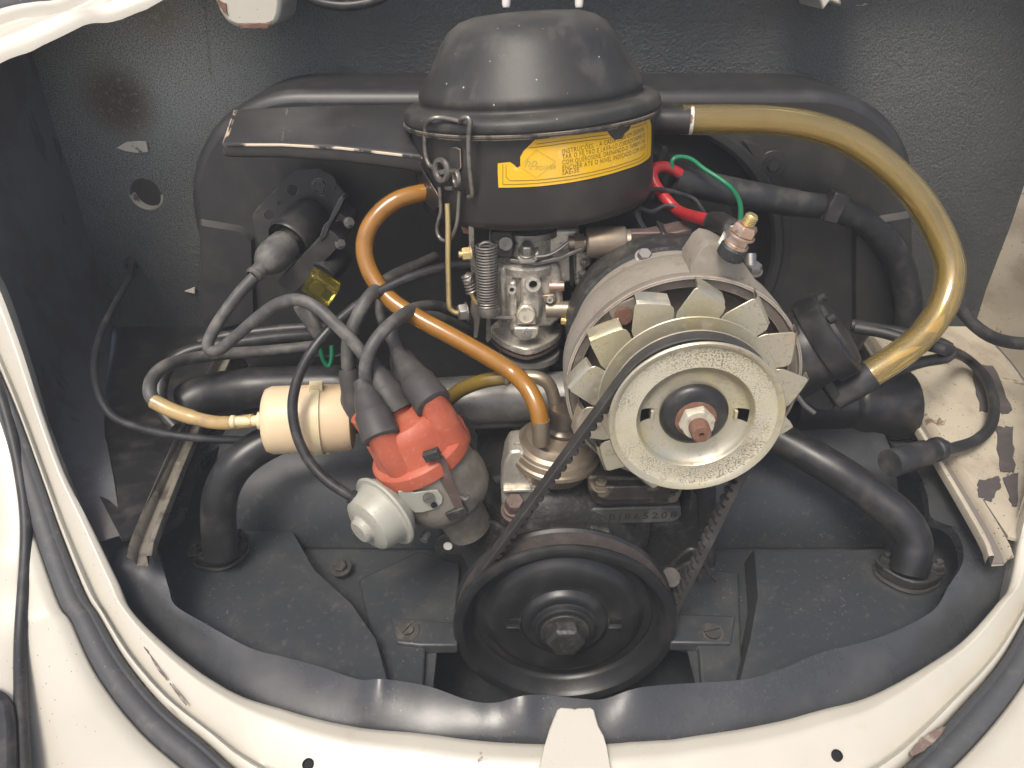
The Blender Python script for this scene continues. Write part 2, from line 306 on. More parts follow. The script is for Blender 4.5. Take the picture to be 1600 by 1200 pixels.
m_torn = M("torn paper edge", (.70,.60,.42), .8)
m_ink = M("black print ink", (.17,.125,.02), .6)
m_inkfade = M("faded grey print ink", (.43,.33,.07), .6)
m_stamp = M("dark stamped figures", (.030,.030,.030), .7)
m_fuse = M("yellow tinted clear plastic", (.62,.55,.10), .10, trans=.95, ior=1.45)
m_white = M("white nylon stud", (.72,.70,.64), .45)
m_creamedge = M("cream paint chip", (.66,.62,.52), .5, layers=[dict(scale=70, lo=.58, hi=.62, amt=.9, col=(.16,.08,.05))])
m_grey = M("dusty grey panel", (.16,.145,.13), .7, layers=[dusty(.2)])
m_concrete = M("pale concrete", (.34,.33,.31), .85, layers=[dict(scale=3, lo=.4, hi=.7, amt=.4, col=(.25,.24,.225)), dict(scale=60, lo=.45, hi=.7, amt=.3, col=(.40,.385,.36))], bump=(80, .002))
m_hole = M("unlit hollow", (.006,.006,.006), .8)  # near-black colour paints in the dark of holes and slots
XM = .04                                # the engine's middle plane

# ================================================================== GROUND
mb = MB(); mb.grid([[V((x,y,0)) for x in (-30,-8,-2,2,8,30)] for y in (-30,-8,-2,2,8,30)])
g = put("ground", mb, m_concrete); g["kind"] = "structure"

# ================================================================== CAR BODY
body = thing("car_body", "cream car body round the open rear engine bay", "car", (.04,.50,0))
# firewall with its round hole
FY = .80
fw_o = [V((-.48,FY,.34)), V((.575,FY,.34)), V((.575,FY,.93)), V((-.48,FY,.93))]
hc = PY(228,303,FY)
def sub(poly, n):                        # finer outline so the flat sheet keeps small triangles
    out = []
    for a, b in zip(poly, poly[1:]+poly[:1]): out += [a.lerp(b, i/n) for i in range(n)]
    return out
mb = MB(); mb.prism(sub(fw_o,6), (0,.003,0), [circ(hc, V((1,0,0)), V((0,0,1)), .0168, 28)])
put("firewall", mb, m_fire, body, label="textured black firewall with pale dust, painted sheen and a rust stain")
mb = MB(); mb.lathe([(.0166,-.002),(.0182,-.0006),(.0182,.010),(.0160,.010),(.0160,.001),(.0166,-.002)], hc+V((.0,.0,-.0)), (0,1,0), 28, arc=(math.pi*.02, math.pi*.98))
put("hole_rim", mb, m_creamedge, body)
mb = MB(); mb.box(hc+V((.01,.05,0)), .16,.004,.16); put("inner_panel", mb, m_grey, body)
mb = MB(); mb.prism([PY(x,y,FY-.0045) for x,y in [(182,231),(197,222),(214,220),(228,221),(231,237),(215,239),(196,236)]], (0,.002,0)); put("bent_tab", mb, m_creamedge, body, label="torn pointed tab showing cream paint")
mb = MB(); mb.prism([PY(x,y,FY-.0045) for x,y in [(288,455),(304,449),(304,459)]], (0,.002,0)); put("bent_tab", mb, m_creamedge, body)
# a pressed seam on the firewall
mb = MB(); mb.tube(pth((318,-10,FY-.0005),(322,60,FY-.0005),(328,110,FY-.0005),(329,125,FY)), .0016, 8); put("seam", mb, m_fire, body)

def jag2(poly, amp, n=5, seed=1):
    rnd = random.Random(seed); out = []
    for (x0,y0),(x1,y1) in zip(poly, poly[1:]+poly[:1]):
        for i in range(n): t = i/n; out.append((x0+(x1-x0)*t+rnd.uniform(-amp,amp), y0+(y1-y0)*t+rnd.uniform(-amp,amp)))
    return out
# opening flange: matched inner and outer edge of the painted lip, round the whole opening
PAIRS = [(800,-120,800,-220),(560,-105,540,-200),(420,-78,380,-170),(310,-40,240,-120),(237,0,150,-40),(210,12,120,-18),(170,27,75,0),(128,32,38,4),(50,70,-25,18),(0,90,-70,38),(-60,140,-150,110),
 (-90,225,-180,235),(-65,330,-135,370),(-30,400,-75,430),(0,450,-45,485),(35,545,-8,566),(62,630,26,645),(100,735,65,752),(140,815,93,833),(184,906,130,925),(202,947,152,960),(243,991,193,1030),(304,1041,252,1102),(371,1082,320,1160),(439,1104,385,1215),(540,1129,500,1270),(665,1144,640,1300),(755,1153,745,1312),(834,1158,828,1320),(948,1158,955,1320),(1030,1152,1040,1311),(1070,1148,1090,1305),(1195,1127,1230,1280),(1296,1102,1350,1240),(1364,1082,1414,1197),(1431,1048,1499,1109),(1499,1004,1566,1031),(1556,943,1610,955),(1580,906,1640,905),(1602,800,1670,808),(1660,640,1740,640),(1740,440,1830,430),(1800,240,1900,215),(1800,20,1900,-40),(1640,-120,1700,-220),(1150,-120,1170,-220)]
def closed_smooth(P, k):
    n = len(P); out = []
    for i in range(n):
        a, b, c, d = P[i-1], P[i], P[(i+1)%n], P[(i+2)%n]
        for j in range(k):
            t = j/k; out.append(.5*((2*b)+(c-a)*t+(2*a-5*b+4*c-d)*t*t+(3*b-a-3*c+d)*t**3))
    return out
EI = closed_smooth([PS(a,b) for a,b,_,_ in PAIRS], 5); EO = closed_smooth([PS(c,d) for _,_,c,d in PAIRS], 5)
NE = len(EI)
def lipz(p):                              # a hand-beaten lip: small unevenness
    return .0012*mnoise.noise(p*28)+.0005*mnoise.noise(p*90)
PROF = [(-.02,-.030),(-.012,-.016),(0,-.004),(.03,.0),(.09,.0012),(.20,.0036),(.24,.0040),(.28,.0034),(.48,-.001),(.66,-.0046),(.72,-.0062),(.77,-.0048),(.80,-.001),(.85,.0022),(.91,.0018),(.94,-.004),(1.0,-.012)]
def up_(p): return 1-min(1, max(0, (p.y-.50)/.10))      # towards the top of the opening the lip is a thin folded sheet
rows = []
for t, dz in PROF: rows.append([EI[i].lerp(EO[i], t*(1 if t >= 0 else .2+.8*up_(EI[i])))+V((0,.012*(1-up_(EI[i])) if t < 0 else 0,dz*(1 if t >= 0 else .08+.92*up_(EI[i]))+lipz(EI[i].lerp(EO[i], t)))) for i in range(NE)])
mb = MB(); mb.grid(rows, True); put("opening_flange", mb, m_cream, body, angle=60, recalc=False)
# weatherstrip lying in the gutter
SEALW = .0185
ED = [((EO[i]-EI[i]).normalized()) for i in range(NE)]
rows = []
for t, dz in [(.0,-.012),(.0,-.002),(.10,.0015),(.22,.003),(.30,.0012),(.36,.0022),(.55,.0045),(.80,.0042),(.95,.0015),(1.0,-.004),(1.0,-.012)]:
    rows.append([EO[i]+ED[i]*(SEALW*t-.0006)+V((0,0,dz+lipz(EO[i])*.6)) for i in range(NE)])
mb = MB(); mb.grid(rows, True)
single("lid_seal", mb, m_seal, "grey black rubber weatherstrip lining the cream engine lid opening", "rubber seal", angle=60, recalc=False)
# outer skin, falling away from the opening
rows = []
for s_, dz in [(-.0008,-.012),(-.0002,-.003),(.002,.0),(.012,.0015),(.03,-.001),(.06,-.009),(.10,-.027),(.16,-.065),(.24,-.14),(.30,-.24)]:
    rows.append([EO[i]+ED[i]*(SEALW+s_)+V((0,0,dz)) for i in range(NE)])
mb = MB(); mb.grid(rows, True); put("outer_skin", mb, m_cream, body, angle=70, recalc=False)
# left fender with its welt
WELT = [(-190,330),(-120,420),(-60,500),(-22,560),(0,612),(22,690),(36,765),(41,820),(40,870),(36,930),(32,1000),(32,1080),(35,1150),(40,1230),(46,1300),(60,1400),(85,1520)]
def wp(x, y, off=.001): return PS(x, y, off)
wpts = smooth_path([wp(x,y) for x,y in WELT], 5)
mb = MB(); mb.tube(wpts, .0042, 10)
wf = put("fender_welt", mb, m_rubber, body)
rows = []
for dx, off in [(6,-.009),(-6,.0015),(-14,.0025),(-40,.004),(-90,.000),(-170,-.017),(-260,-.045)]:
    rows.append(smooth_path([wp(x+dx,y,off) for x,y in WELT], 5))
mb = MB(); mb.grid(rows); put("fender", mb, m_cream, body, angle=70, recalc=False)
mb = MB(); mb.prism([PS(x,y,.012) for x,y in [(-60,1066),(-10,1070),(6,1080),(16,1098),(20,1125),(21,1180),(20,1260),(-60,1260)]], (0,.004,-.02))
single("bumper_end", mb, m_rubber, "black rounded bumper end at the lower left on the cream fender", "bumper", bevel=.004)
# latch tab standing on the apron
def ap(x, y, off=.006): return PS(x, y, off)
tp = [(838,1215),(850,1168),(858,1140),(866,1120),(871,1108),(876,1105),(894,1106),(898,1108),(902,1106),(922,1105),(928,1108),(931,1120),(935,1134),(944,1150),(948,1168),(958,1215)]
mb = MB(); mb.prism([ap(x,y,.0095 if y < 1160 else .0075) for x,y in tp], (0,.0006,-.0022)); put("latch_tab", mb, m_cream, body, bevel=.0009, label="cream latch tab rising from the lip")
for bx, by in ((481,1194),(1308,1180)):
    c = PS(bx,by,-.0006); n = V((0,-.3,1)).normalized(); mb = MB(); mb.lathe([(0,-.0002),(.0026,-.0002),(.0030,.0010),(.0036,.0005),(.0036,-.004)], c, n, 18); put("painted_bolt_hole", mb, m_hole, body)  # black disc paints a hole's shade; the lip is not cut
m_chip = M("bare brown chipped edge", (.13,.09,.075), .7, layers=[dict(scale=120, lo=.5, hi=.65, amt=.8, col=(.30,.26,.21))])
for k, (poly, off) in enumerate((([(1420,1176),(1440,1153),(1470,1136),(1480,1135),(1466,1154),(1445,1172),(1426,1181)], .0045), ([(232,1018),(246,1040),(261,1061),(260,1062),(244,1042),(231,1019)], .0008), ([(266,1067),(283,1088),(291,1100),(290,1101),(281,1090),(265,1068)], .0008), ([(226,1008),(233,1018),(231,1020),(224,1011)], .0012))):
    mb = MB(); mb.prism([PS(x,y,off) for x,y in jag2(poly,1.2 if k == 0 else .5,4,k+20)], (0,0,-.0012)); put("chipped_paint", mb, m_chip, body)
# side walls, ledges
lefttop = [V((-.48,FY,z)) for z in (.93,.86,.80,.74,.68,.62,.56,.50,.46,.42,.40)]
def side(sgn):
    """inner side wall from the firewall edge to the opening lip"""
    idx = [i for i in range(NE) if (EI[i].x-XM)*sgn > .24 and .43 < EI[i].y < .79]
    E = [EI[i] for i in idx]; E.sort(key=lambda p: -p.y) if False else None
    E = sorted(E, key=lambda p: -(p.y+p.z)); return E
for sgn, name, mat in ((-1,"side_panel",m_side),(1,"side_panel",m_creamold)):
    E = side(sgn); nt = len([p for p in E if p.y > .662]); n = len(E); rows = [[] for _ in range(7)]
    for i, p in enumerate(E):
        f = i/(n-1)
        if sgn < 0: f = max(0, (i-nt))/(n-1-nt)
        # foot of the wall: down the firewall edge, then forward along the ledge
        if f < .45: zt = .745 if sgn < 0 else .93; q = V((XM+sgn*.515, FY, zt-(zt-.405)*(f/.45)))
        else:
            g_ = (f-.45)/.55; q = V((XM+sgn*(.515-.168*g_**(1.2 if sgn < 0 else 2.3)), FY-(FY-.437)*g_, .402))
        top_ = sgn < 0 and p.y > .662
        if top_: q = V((max(p.x-.01, XM-.515), FY, max(p.z+.02, .745)))
        e = p+V((0,.002,-.003-.023*up_(p)))
        for k in range(7):
            t = k/6; r = e.lerp(q, t); bulge = math.sin(math.pi*t)*.022*(.0 if top_ else max(.1, up_(p)) if sgn < 0 else 1)
            r.x += sgn*bulge; r.z += .004*mnoise.noise(r*14); r.x += .004*mnoise.noise(r*11+V((3,1,2))); rows[k].append(r)
    mb = MB(); mb.grid(rows); put(name, mb, mat, body, angle=75, recalc=False, label="black painted left side panel" if sgn < 0 else "bare cream right side panel")
LZ = .40
mb = MB(); mb.prism([V((XM-.375,FY,LZ)), V((XM-.36,.66,LZ)), V((XM-.337,.435,LZ)), V((XM-.343,.432,LZ)), V((XM-.39,.49,LZ)), V((XM-.53,.66,LZ)), V((XM-.53,FY,LZ))], (0,0,-.003)); put("ledge", mb, m_dark, body, label="black painted ledge left of the engine")
mb = MB(); mb.prism([V((XM+.385,FY,LZ)), V((XM+.372,.66,LZ)), V((XM+.347,.435,LZ)), V((XM+.353,.432,LZ)), V((XM+.40,.49,LZ)), V((XM+.53,.66,LZ)), V((XM+.53,FY,LZ))], (0,0,-.003)); put("ledge", mb, m_creamold, body, label="chipped cream ledge right of the engine")
mm_chan = M("weathered grey channel", (.17,.155,.125), .6, layers=[dict(scale=60, lo=.45, hi=.65, amt=.8, col=(.05,.042,.035)), dict(scale=25, lo=.6, hi=.7, amt=.5, col=(.33,.29,.22))])
for sgn, lip, ch, off in ((-1, m_dark, mm_chan, 0), (1, m_creamold, m_grey, .008)):
    P = [V((XM+sgn*(.375+off),FY,LZ)), V((XM+sgn*(.36+off),.66,LZ)), V((XM+sgn*(.348+off),.55,LZ)), V((XM+sgn*(.333+off),.44,LZ)), V((XM+sgn*(.326+off),.412,LZ))]
    mb = MB(); rows = [[p+V((-sgn*x,0,z)) for p in smooth_path(P,4)] for x,z in ((-.004,.0005),(.0,-.003),(.001,-.008),(.010,-.009),(.011,.001),(.0125,.002),(.0150,.0015),(.0156,.0),(.0156,-.006))]
    mb.grid(rows); put("seal_channel", mb, ch if sgn < 0 else lip, body, angle=50, recalc=False)
    if sgn > 0:
        mb = MB(); mb.grid([[p+V((-sgn*x,0,z)) for p in smooth_path(P,4)] for x,z in ((.0008,-.0066),(.005,-.0062),(.0098,-.0066))]); put("channel_gap", mb, ch, body, recalc=False)
def jag(poly, amp, n=5, seed=1):
    rnd = random.Random(seed); out = []
    for (x0,y0),(x1,y1) in zip(poly, poly[1:]+poly[:1]):
        for i in range(n): t = i/n; out.append((x0+(x1-x0)*t+rnd.uniform(-amp,amp), y0+(y1-y0)*t+rnd.uniform(-amp,amp)))
    return out
for k, poly in enumerate([[(1518,570),(1553,571),(1582,642),(1560,646),(1532,640)],[(1556,666),(1582,668),(1586,738),(1562,737)],[(1526,752),(1561,744),(1565,760),(1548,782),(1530,775)],[(1568,746),(1590,738),(1590,790),(1580,788)]]):
    mb = MB(); mb.prism([PZ(x,y,LZ+.0012) for x,y in jag(poly,2.2,6,k)], (0,0,-.0008)); put("bare_patch", mb, m_bare, body)
mb = MB(); mb.cyl(PZ(1470,662,LZ), (0,0,1), .0032, .007, 14); put("stud", mb, m_creamold, body)
# hinge pockets and studs along the upper edge
def pocket(x0, x1, yb, Y, mat, dark, nm="hinge_pocket"):
    pts = [(x0-20,-60),(x0-8,-8),(x0+4,2),(x0+8,16),(x0+20,yb-8),(x0+36,yb),(x1-22,yb),(x1-8,yb-6),(x1-3,yb-20),(x1,0),(x1+14,-8),(x1+24,-60)]
    mb = MB(); mb.prism([PY(x,y,Y) for x,y in pts], (0,.06,0)); o = put(nm, mb, mat, body, bevel=.006)
    return o
pocket(334,440,43,.71,m_cream,None)
o = pocket(1278,1372,9,.71,m_cream,None)
mb = MB(); mb.prism([PY(x,y,.7085) for x,y in jag([(1312,-4),(1366,-6),(1362,4),(1340,9),(1316,9)],1.5,4,3)], (0,.004,0)); put("paint_loss", mb, m_dark, body)
mb = MB(); mb.prism([PY(x,y,.7085) for x,y in jag([(372,39),(424,37),(418,43),(380,45)],1.4,5,9)], (0,.003,0)); put("paint_loss", mb, m_rust, body)
mb = MB(); mb.prism([PY(x,y,.7085) for x,y in jag([(338,-2),(352,6),(356,24),(346,16)],1.4,4,4)], (0,.003,0)); put("paint_loss", mb, m_rust, body)
for x in (791,905):
    p = PY(x,1,.735); mb = MB(); mb.lathe([(0,0),(.0030,.0006),(.0038,.003),(.0038,.010),(.0055,.012),(.0055,.030),(0,.030)], p-V((0,0,.006)), V((0,.15,1)), 18); put("lid_stud", mb, m_white, body, label="white stud on the upper edge of the bay")
mb = MB(); mb.tube(pth((470,-12,.73),(500,4,.73),(545,9,.73),(590,0,.73),(610,-14,.73)), .0042, 10)
single("lamp_cable", mb, m_cable, "short black cable loop hanging into the frame at the top edge", "cable")

# ================================================================== ENGINE TINWARE
tin = thing("engine_tin", "black sheet metal tinware surrounding the engine like a floor", "engine tin", (XM,.42,.30))
RI = [(420,690),(334,701),(299,750),(281,802),(250,826),(236,844),(246,860),(255,890),(264,920),(274,946),(320,974),(390,1012),(442,1026),(495,1040),(558,1061),(590,1061),(617,1063),(672,1073),(732,1094),(773,1098),(817,1087),(851,1086),(911,1092),(945,1092),(996,1075),(1070,1068),(1161,1062),(1222,1045),(1279,1021),(1347,1004),(1397,987),(1458,954),(1482,916),(1505,876),(1499,839),(1482,820),(1455,808),(1448,770),(1432,735),(1400,700),(1360,660)]
RO = [(330,640),(290,700),(243,770),(190,850),(178,870),(170,895),(180,915),(190,940),(205,965),(230,1000),(292,1048),(360,1092),(410,1112),(470,1130),(540,1146),(575,1152),(610,1156),(668,1160),(730,1166),(775,1168),(820,1171),(851,1172),(911,1172),(945,1172),(996,1168),(1070,1162),(1161,1148),(1225,1135),(1285,1120),(1350,1100),(1410,1072),(1492,1026),(1545,975),(1575,925),(1585,890),(1578,868),(1560,850),(1535,815),(1500,760),(1450,690),(1395,610)]
def ringpt(x, y, t, i, n):
    z = .351-.017*t+.006*t*(1-t)+(1-t)**1.3*(.0085*math.exp(-((x-592)/30)**2)+.0070*math.exp(-((x-822)/26)**2)+.0070*math.exp(-((x-990)/26)**2)+.001*math.sin(i*1.25))
    fr = min(1, max(0, (y-880)/120)); z = .378*(1-fr)+z*fr if y < 1000 else z
    return PZ(x, y, z)
n = len(RI); rows = []
for t in (0,.06,.2,.4,.6,.8,1.0):
    rows.append([ringpt(RI[i][0]+(RO[i][0]-RI[i][0])*t, RI[i][1]+(RO[i][1]-RI[i][1])*t, t, i, n) for i in range(n)])
low = [p+V((0,.003,-.010)) for p in rows[0]]
rows = [low]+rows
rows = [smooth_path(r, 4) for r in rows]
mb = MB(); mb.grid(rows); put("apron_rim", mb, m_ring, tin, angle=50, recalc=False, label="wavy black outer rim of the tinware")
# floor sheet under everything, cut out for the crank pulley
TZ = .312
mb = MB(); mb.prism([V((-.38,.24,TZ)), V((XM-.100,.24,TZ)), V((XM-.100,.425,TZ)), V((XM+.100,.425,TZ)), V((XM+.100,.24,TZ)), V((.48,.24,TZ)), V((.48,.84,TZ)), V((-.40,.84,TZ))], (0,0,-.0015)); put("floor_sheet", mb, m_tin, tin)
mb = MB(); mb.box(V((XM,.36,.22)), .40,.30,.004); put("lower_sheet", mb, m_tin, tin)
def platform(poly, z, h, name, lab):
    top = [PZ(x,y,z) for x,y in poly]; c = V((0,0,0))
    for p in top: c += p
    c /= len(top); n = len(top)
    m1 = [c+(p-c)*.985+V((0,0,.0)) for p in top]; m2 = [p+V((0,0,-.004)) for p in top]; m3 = [c+(p-c)*1.05+V((0,0,-h)) for p in top]
    mb = MB(); mb.add(m1, [tuple(range(n))]); mb.grid([m1, m2, m3], True); return put(name, mb, m_tin, tin, angle=50, label=lab)
platform([(238,850),(252,846),(300,832),(372,828),(452,818),(458,830),(492,890),(552,945),(590,1000),(612,1080),(520,1066),(430,1044),(320,1000),(258,950),(240,890)], .332, .02, "side_plate", "left plate under the distributor side")
platform([(1176,857),(1230,862),(1290,862),(1372,857),(1430,850),(1505,838),(1512,880),(1488,925),(1462,965),(1400,1000),(1280,1040),(1150,1078),(1170,1000),(1182,930)], .332, .02, "side_plate", "right plate under the alternator side")
# stepped centre pieces and screws
mb = MB(); mb.prism([PZ(x,y,.319) for x,y in [(560,905),(655,860),(720,880),(712,985),(664,1008),(660,1090),(600,1080)]], (0,0,-.012)); put("pulley_plate", mb, m_tin, tin, bevel=.002)
mb = MB(); mb.prism([PZ(x,y,.319) for x,y in [(1050,880),(1155,895),(1160,1085),(1098,1095),(1092,1010),(1048,1000)]], (0,0,-.012)); put("pulley_plate", mb, m_tin, tin, bevel=.002)
mb = MB(); mb.prism([PZ(x,y,.3225) for x,y in [(610,965),(715,972),(715,1008),(655,1008),(620,1004)]], (0,0,-.01)); put("shelf", mb, m_tin, tin, bevel=.0015)
mb = MB(); mb.prism([PZ(x,y,.3225) for x,y in [(1048,958),(1150,962),(1142,1005),(1048,1004)]], (0,0,-.01)); put("shelf", mb, m_tin, tin, bevel=.0015)
def slotted(c, a, r, mat, parent, h=.003, rot=.4, wash=None):
    e1, e2 = frame(a); a = V(a).normalized(); d = e1*math.cos(rot)+e2*math.sin(rot); p = d.cross(a)
    mb = MB()
    if wash: mb.lathe([(0,0),(r*wash,0),(r*wash,h*.3),(r*.9,h*.35)], c, a, 22)
    for s_ in (-1,1):                     # head cut in two by the slot
        pts = []
        for i in range(13):
            t = -math.pi/2+math.pi*i/12; x = r*math.cos(t); y = r*math.sin(t)
            pts.append(V(c)+p*(s_*max(x, r*.16))+d*y)
        mb.prism(pts, a*h)
    mb.lathe([(r*.97,h*.3),(r*.97,h*.55),(0,h*.55)], c, a, 22)
    return put("screw", mb, mat, parent)
m_scr = M("dirty dark screw", (.06,.055,.05), .5, .4, layers=[dusty(.4, 120)])
slotted(PZ(637,986,.3227), (0,-.15,1), .0050, m_scr, tin, .0035, .9, 1.9)
slotted(PZ(1113,989,.3227), (0,-.15,1), .0066, m_scr, tin, .0032, .25, 1.35)
mb = MB(); mb.hexa(PZ(532,888,.320), (0,-.1,1), .006, .005, 1.6); put("bolt", mb, m_scr, tin)
mb = MB(); mb.cyl(PZ(1046,902,.335), (0,-.7,.7), .0085, .006, 20); put("plug", mb, m_scr, tin)
mb = MB(); mb.tube(pth((1018,910,.47),(1050,882,.46),(1078,858,.455),(1096,870,.455),(1108,895,.455),(1120,905,.46)), .0020, 8); mb.tube(pth((1060,890,.455),(1078,880,.45),(1090,893,.45),(1094,905,.45)), .0022, 8); put("wire_clip", mb, m_scr, tin)
# cylinder shrouds
for sgn, lab in ((-1,"black rounded cylinder shroud left of the engine"),(1,"black rounded cylinder shroud right of the engine")):
    mb = MB(); x0, x1 = XM+sgn*.085, XM+sgn*.315
    prof = []
    for i in range(15):
        t = math.pi*i/14; prof.append((-math.cos(t), math.sin(t)))
    rows = []
    for x, s_ in ((x0,.97),(x0+sgn*.006,1.0),(x0+sgn*.07,1.0),(x0+sgn*.10,.985),(x0+sgn*.16,.985),(x1-sgn*.01,.98),(x1,.94)):
        rows.append([V((x,.600+.088*a*s_,.314+(.088*b*s_ if b > 0 else 0))) for a, b in prof])
    mb.grid(rows); mb.add(rows[-1], [tuple(range(15))]); mb.add(rows[0], [tuple(range(15))])
    o = single("cylinder_shroud", mb, m_tin, lab, "cylinder shroud", group="cylinder shrouds either side of the engine", angle=45)

# ================================================================== FAN SHROUD
SY0, SY1 = .67, .765
sh = thing("fan_shroud", "wide satin black fan shroud with rounded shoulders against the firewall", "fan shroud", (XM,.70,.42))
def shroud_outline(o=0.0):
    xl, xr, zt, r = XM-.338+o, XM+.333-o, .689-o, .115-o; pts = []
    for i in range(15): t = math.pi/2*i/14; pts.append((xr-r+r*math.cos(t), zt-r+r*math.sin(t)))
    for i in range(15): t = math.pi/2+math.pi/2*i/14; pts.append((xl+r+r*math.cos(t), zt-r+r*math.sin(t)))
    pts += [(xl,.52),(xl+.002,.46),(xl+.02,.42),(xl+.03,.36),(xr-.03,.36),(xr-.02,.42),(xr-.002,.46),(xr,.52)]
    return pts
AC = V((.118,SY0,.533))
ol = shroud_outline(.010)
mb = MB(); mb.prism([V((x,SY0,z)) for x,z in ol], (0,.0015,0), [circ(AC, V((1,0,0)), V((0,0,1)), .127, 48)])
put("front_panel", mb, m_shroud, sh)
rows = []
for o, y in ((.0101,SY0),(.006,SY0+.0012),(.002,SY0+.005),(0,SY0+.011),(0,SY1-.004),(.002,SY1)): rows.append([V((x,y,z)) for x,z in shroud_outline(o)])
mb = MB(); mb.grid(rows, True); mb.add(rows[-1], [tuple(range(len(rows[-1])))]); put("shell", mb, m_shroud, sh, angle=50)
mb = MB(); mb.lathe([(.127,.030),(.127,.0),(.128,-.004),(.131,-.006),(.137,-.006),(.1395,-.004),(.1405,-.0005),(.1455,-.0005),(.1475,.0)], AC, (0,1,0), 72); put("fan_ring", mb, m_shroud, sh, angle=30)
mb = MB(); mb.lathe([(0,.022),(.055,.022),(.06,.016),(.10,.013),(.112,.022),(.127,.028)], AC, (0,1,0), 64); put("inner_dish", mb, m_shroud, sh)
for k in range(6):
    a = math.radians(20+60*k); d = V((math.cos(a),0,math.sin(a))); mb = MB(); mb.box(AC+d*.084+V((0,.010,0)), .05,.006,.006, (d, V((0,1,0)), d.cross(V((0,1,0))))); put("rib", mb, m_shroud, sh, bevel=.001)
for px, py in ((1205,256),(720,300),(1150,560)):
    c = PY(px,py,SY0); d = (c-AC); d.y = 0; d.normalize(); e = d.cross(V((0,1,0)))
    pts = []
    base = AC+d*.138
    for i in range(13): t = -math.pi/2+math.pi*i/12; pts.append(c+d*(.013*math.cos(t))+e*(.013*math.sin(t))+V((0,-.004,0)))
    pts = [base-e*.036+V((0,-.004,0)), base-e*.022+d*.010+V((0,-.004,0))]+pts+[base+e*.022+d*.010+V((0,-.004,0)), base+e*.036+V((0,-.004,0))]
    mb = MB(); mb.prism(pts, (0,.004,0)); put("ear", mb, m_shroud, sh, bevel=.001)
    mb = MB(); mb.hexa(c+V((0,-.004,0)), (0,-1,0), .0058, .005, 1.5); put("bolt", mb, m_shroud, sh)
# pressed steps on the lower corners
for pts in ([(312,352),(372,362),(392,378),(396,500),(318,520)],[(1424,340),(1352,352),(1338,372),(1338,500),(1428,520)]):
    mb = MB(); top = [PY(x,y,SY0-.006) for x,y in pts]; c = sum(top, V((0,0,0)))/len(top); base = [c+(p-c)*1.10+V((0,.0062,0)) for p in top]
    mb.add(top, [tuple(range(len(top)))]); mb.grid([top, base], True); put("pressed_step", mb, m_shroud, sh, bevel=.002, angle=60)

# ================================================================== INTAKE MANIFOLD
mf = thing("intake_manifold", "intake manifold with grey oily middle tube and black curved heat pipes", "intake manifold", (XM,.53,.33))
MY = .545
mb = MB(); mb.tube([PY(560,640,MY),PY(620,632,MY),PY(760,624,MY),PY(900,618,MY),PY(960,616,MY)], .0215, 28); put("centre_tube", mb, m_manifold, mf, label="grey oily aluminium middle tube")
mb = MB(); mb.tube([PY(600,664,MY-.004),PY(760,655,MY-.004),PY(880,650,MY-.004)], .0085, 14); put("lower_pipe", mb, m_manifold, mf)
cb = PY(827,548,.56)
mb = MB(); mb.lathe([(0,-.075),(.018,-.072),(.020,-.055),(.0185,-.03),(.0165,-.012),(.017,-.006),(.026,-.004),(.026,.001),(0,.002)], cb, (0,.02,1), 28); put("stem", mb, m_manifold, mf)
def heatpipe(pts, r, flange, lab):
    mb = MB(); mb.tube(pth(*pts, k=8), r, 24); put("heat_pipe", mb, m_dark, mf, label=lab)
    c, rx, ry, rot = flange; mb = MB(); pts = []
    for i in range(28):
        t = 2*math.pi*i/28; k = 1+.28*abs(math.cos(t))**3; x = rx*math.cos(t)*k; y = ry*math.sin(t)
        pts.append(c+V((x*math.cos(rot)-y*math.sin(rot), x*math.sin(rot)+y*math.cos(rot), 0)))
    mb.prism(pts, (0,0,.009)); put("flange", mb, m_block, mf, bevel=.0015)
    mb = MB(); mb.prism([p*1.0+(p-c)*.02-V((0,0,.004)) for p in pts], (0,0,.0028)); put("gasket", mb, m_steel, mf)
    for s_ in (-1,1):
        b = c+V((s_*rx*1.02*math.cos(rot), s_*rx*1.02*math.sin(rot), .009)); mb = MB(); mb.hexa(b, (0,0,1), .0050, .006, 1.5); mb.cyl(b, (0,0,1), .0026, .010, 10); put("bolt", mb, m_block, mf)
heatpipe([(560,650,.53),(470,672,.515),(412,695,.500),(368,728,.487),(346,768,.480),(341,808,.475),(344,850,.470),(345,868,.467)], .0143, (PZ(346,864,.338), .018, .0175, .45), "left black heat pipe bending down to its flange")
heatpipe([(1130,640,.56),(1225,690,.53),(1300,732,.505),(1360,772,.488),(1405,808,.473),(1425,840,.463),(1424,870,.455),(1420,892,.450)], .0152, (PZ(1418,896,.338), .020, .019, -.2), "right black heat pipe bending down to its flange")
mb = MB(); mb.tube(pth((600,602,.60),(500,602,.60),(400,606,.60),(330,616,.60),(300,628,.595),(285,642,.59)), [.019]*12+[.020]*14+[.018,.015,.012,.008,.004], 22)
single("heater_duct", mb, m_dark, "thick black duct behind the beige fuel filter, rounded at its left end", "duct")
mb = MB(); mb.lathe([(0,0),(.028,.0),(.034,.004),(.035,.012),(.034,.055),(.032,.06),(.028,.064),(.028,.12)], PY(1418,632,.615), (-1,-.05,.02), 32)
single("heater_duct", mb, m_dark, "black drum ended duct under the oil filler, beside the cream ledge", "duct")

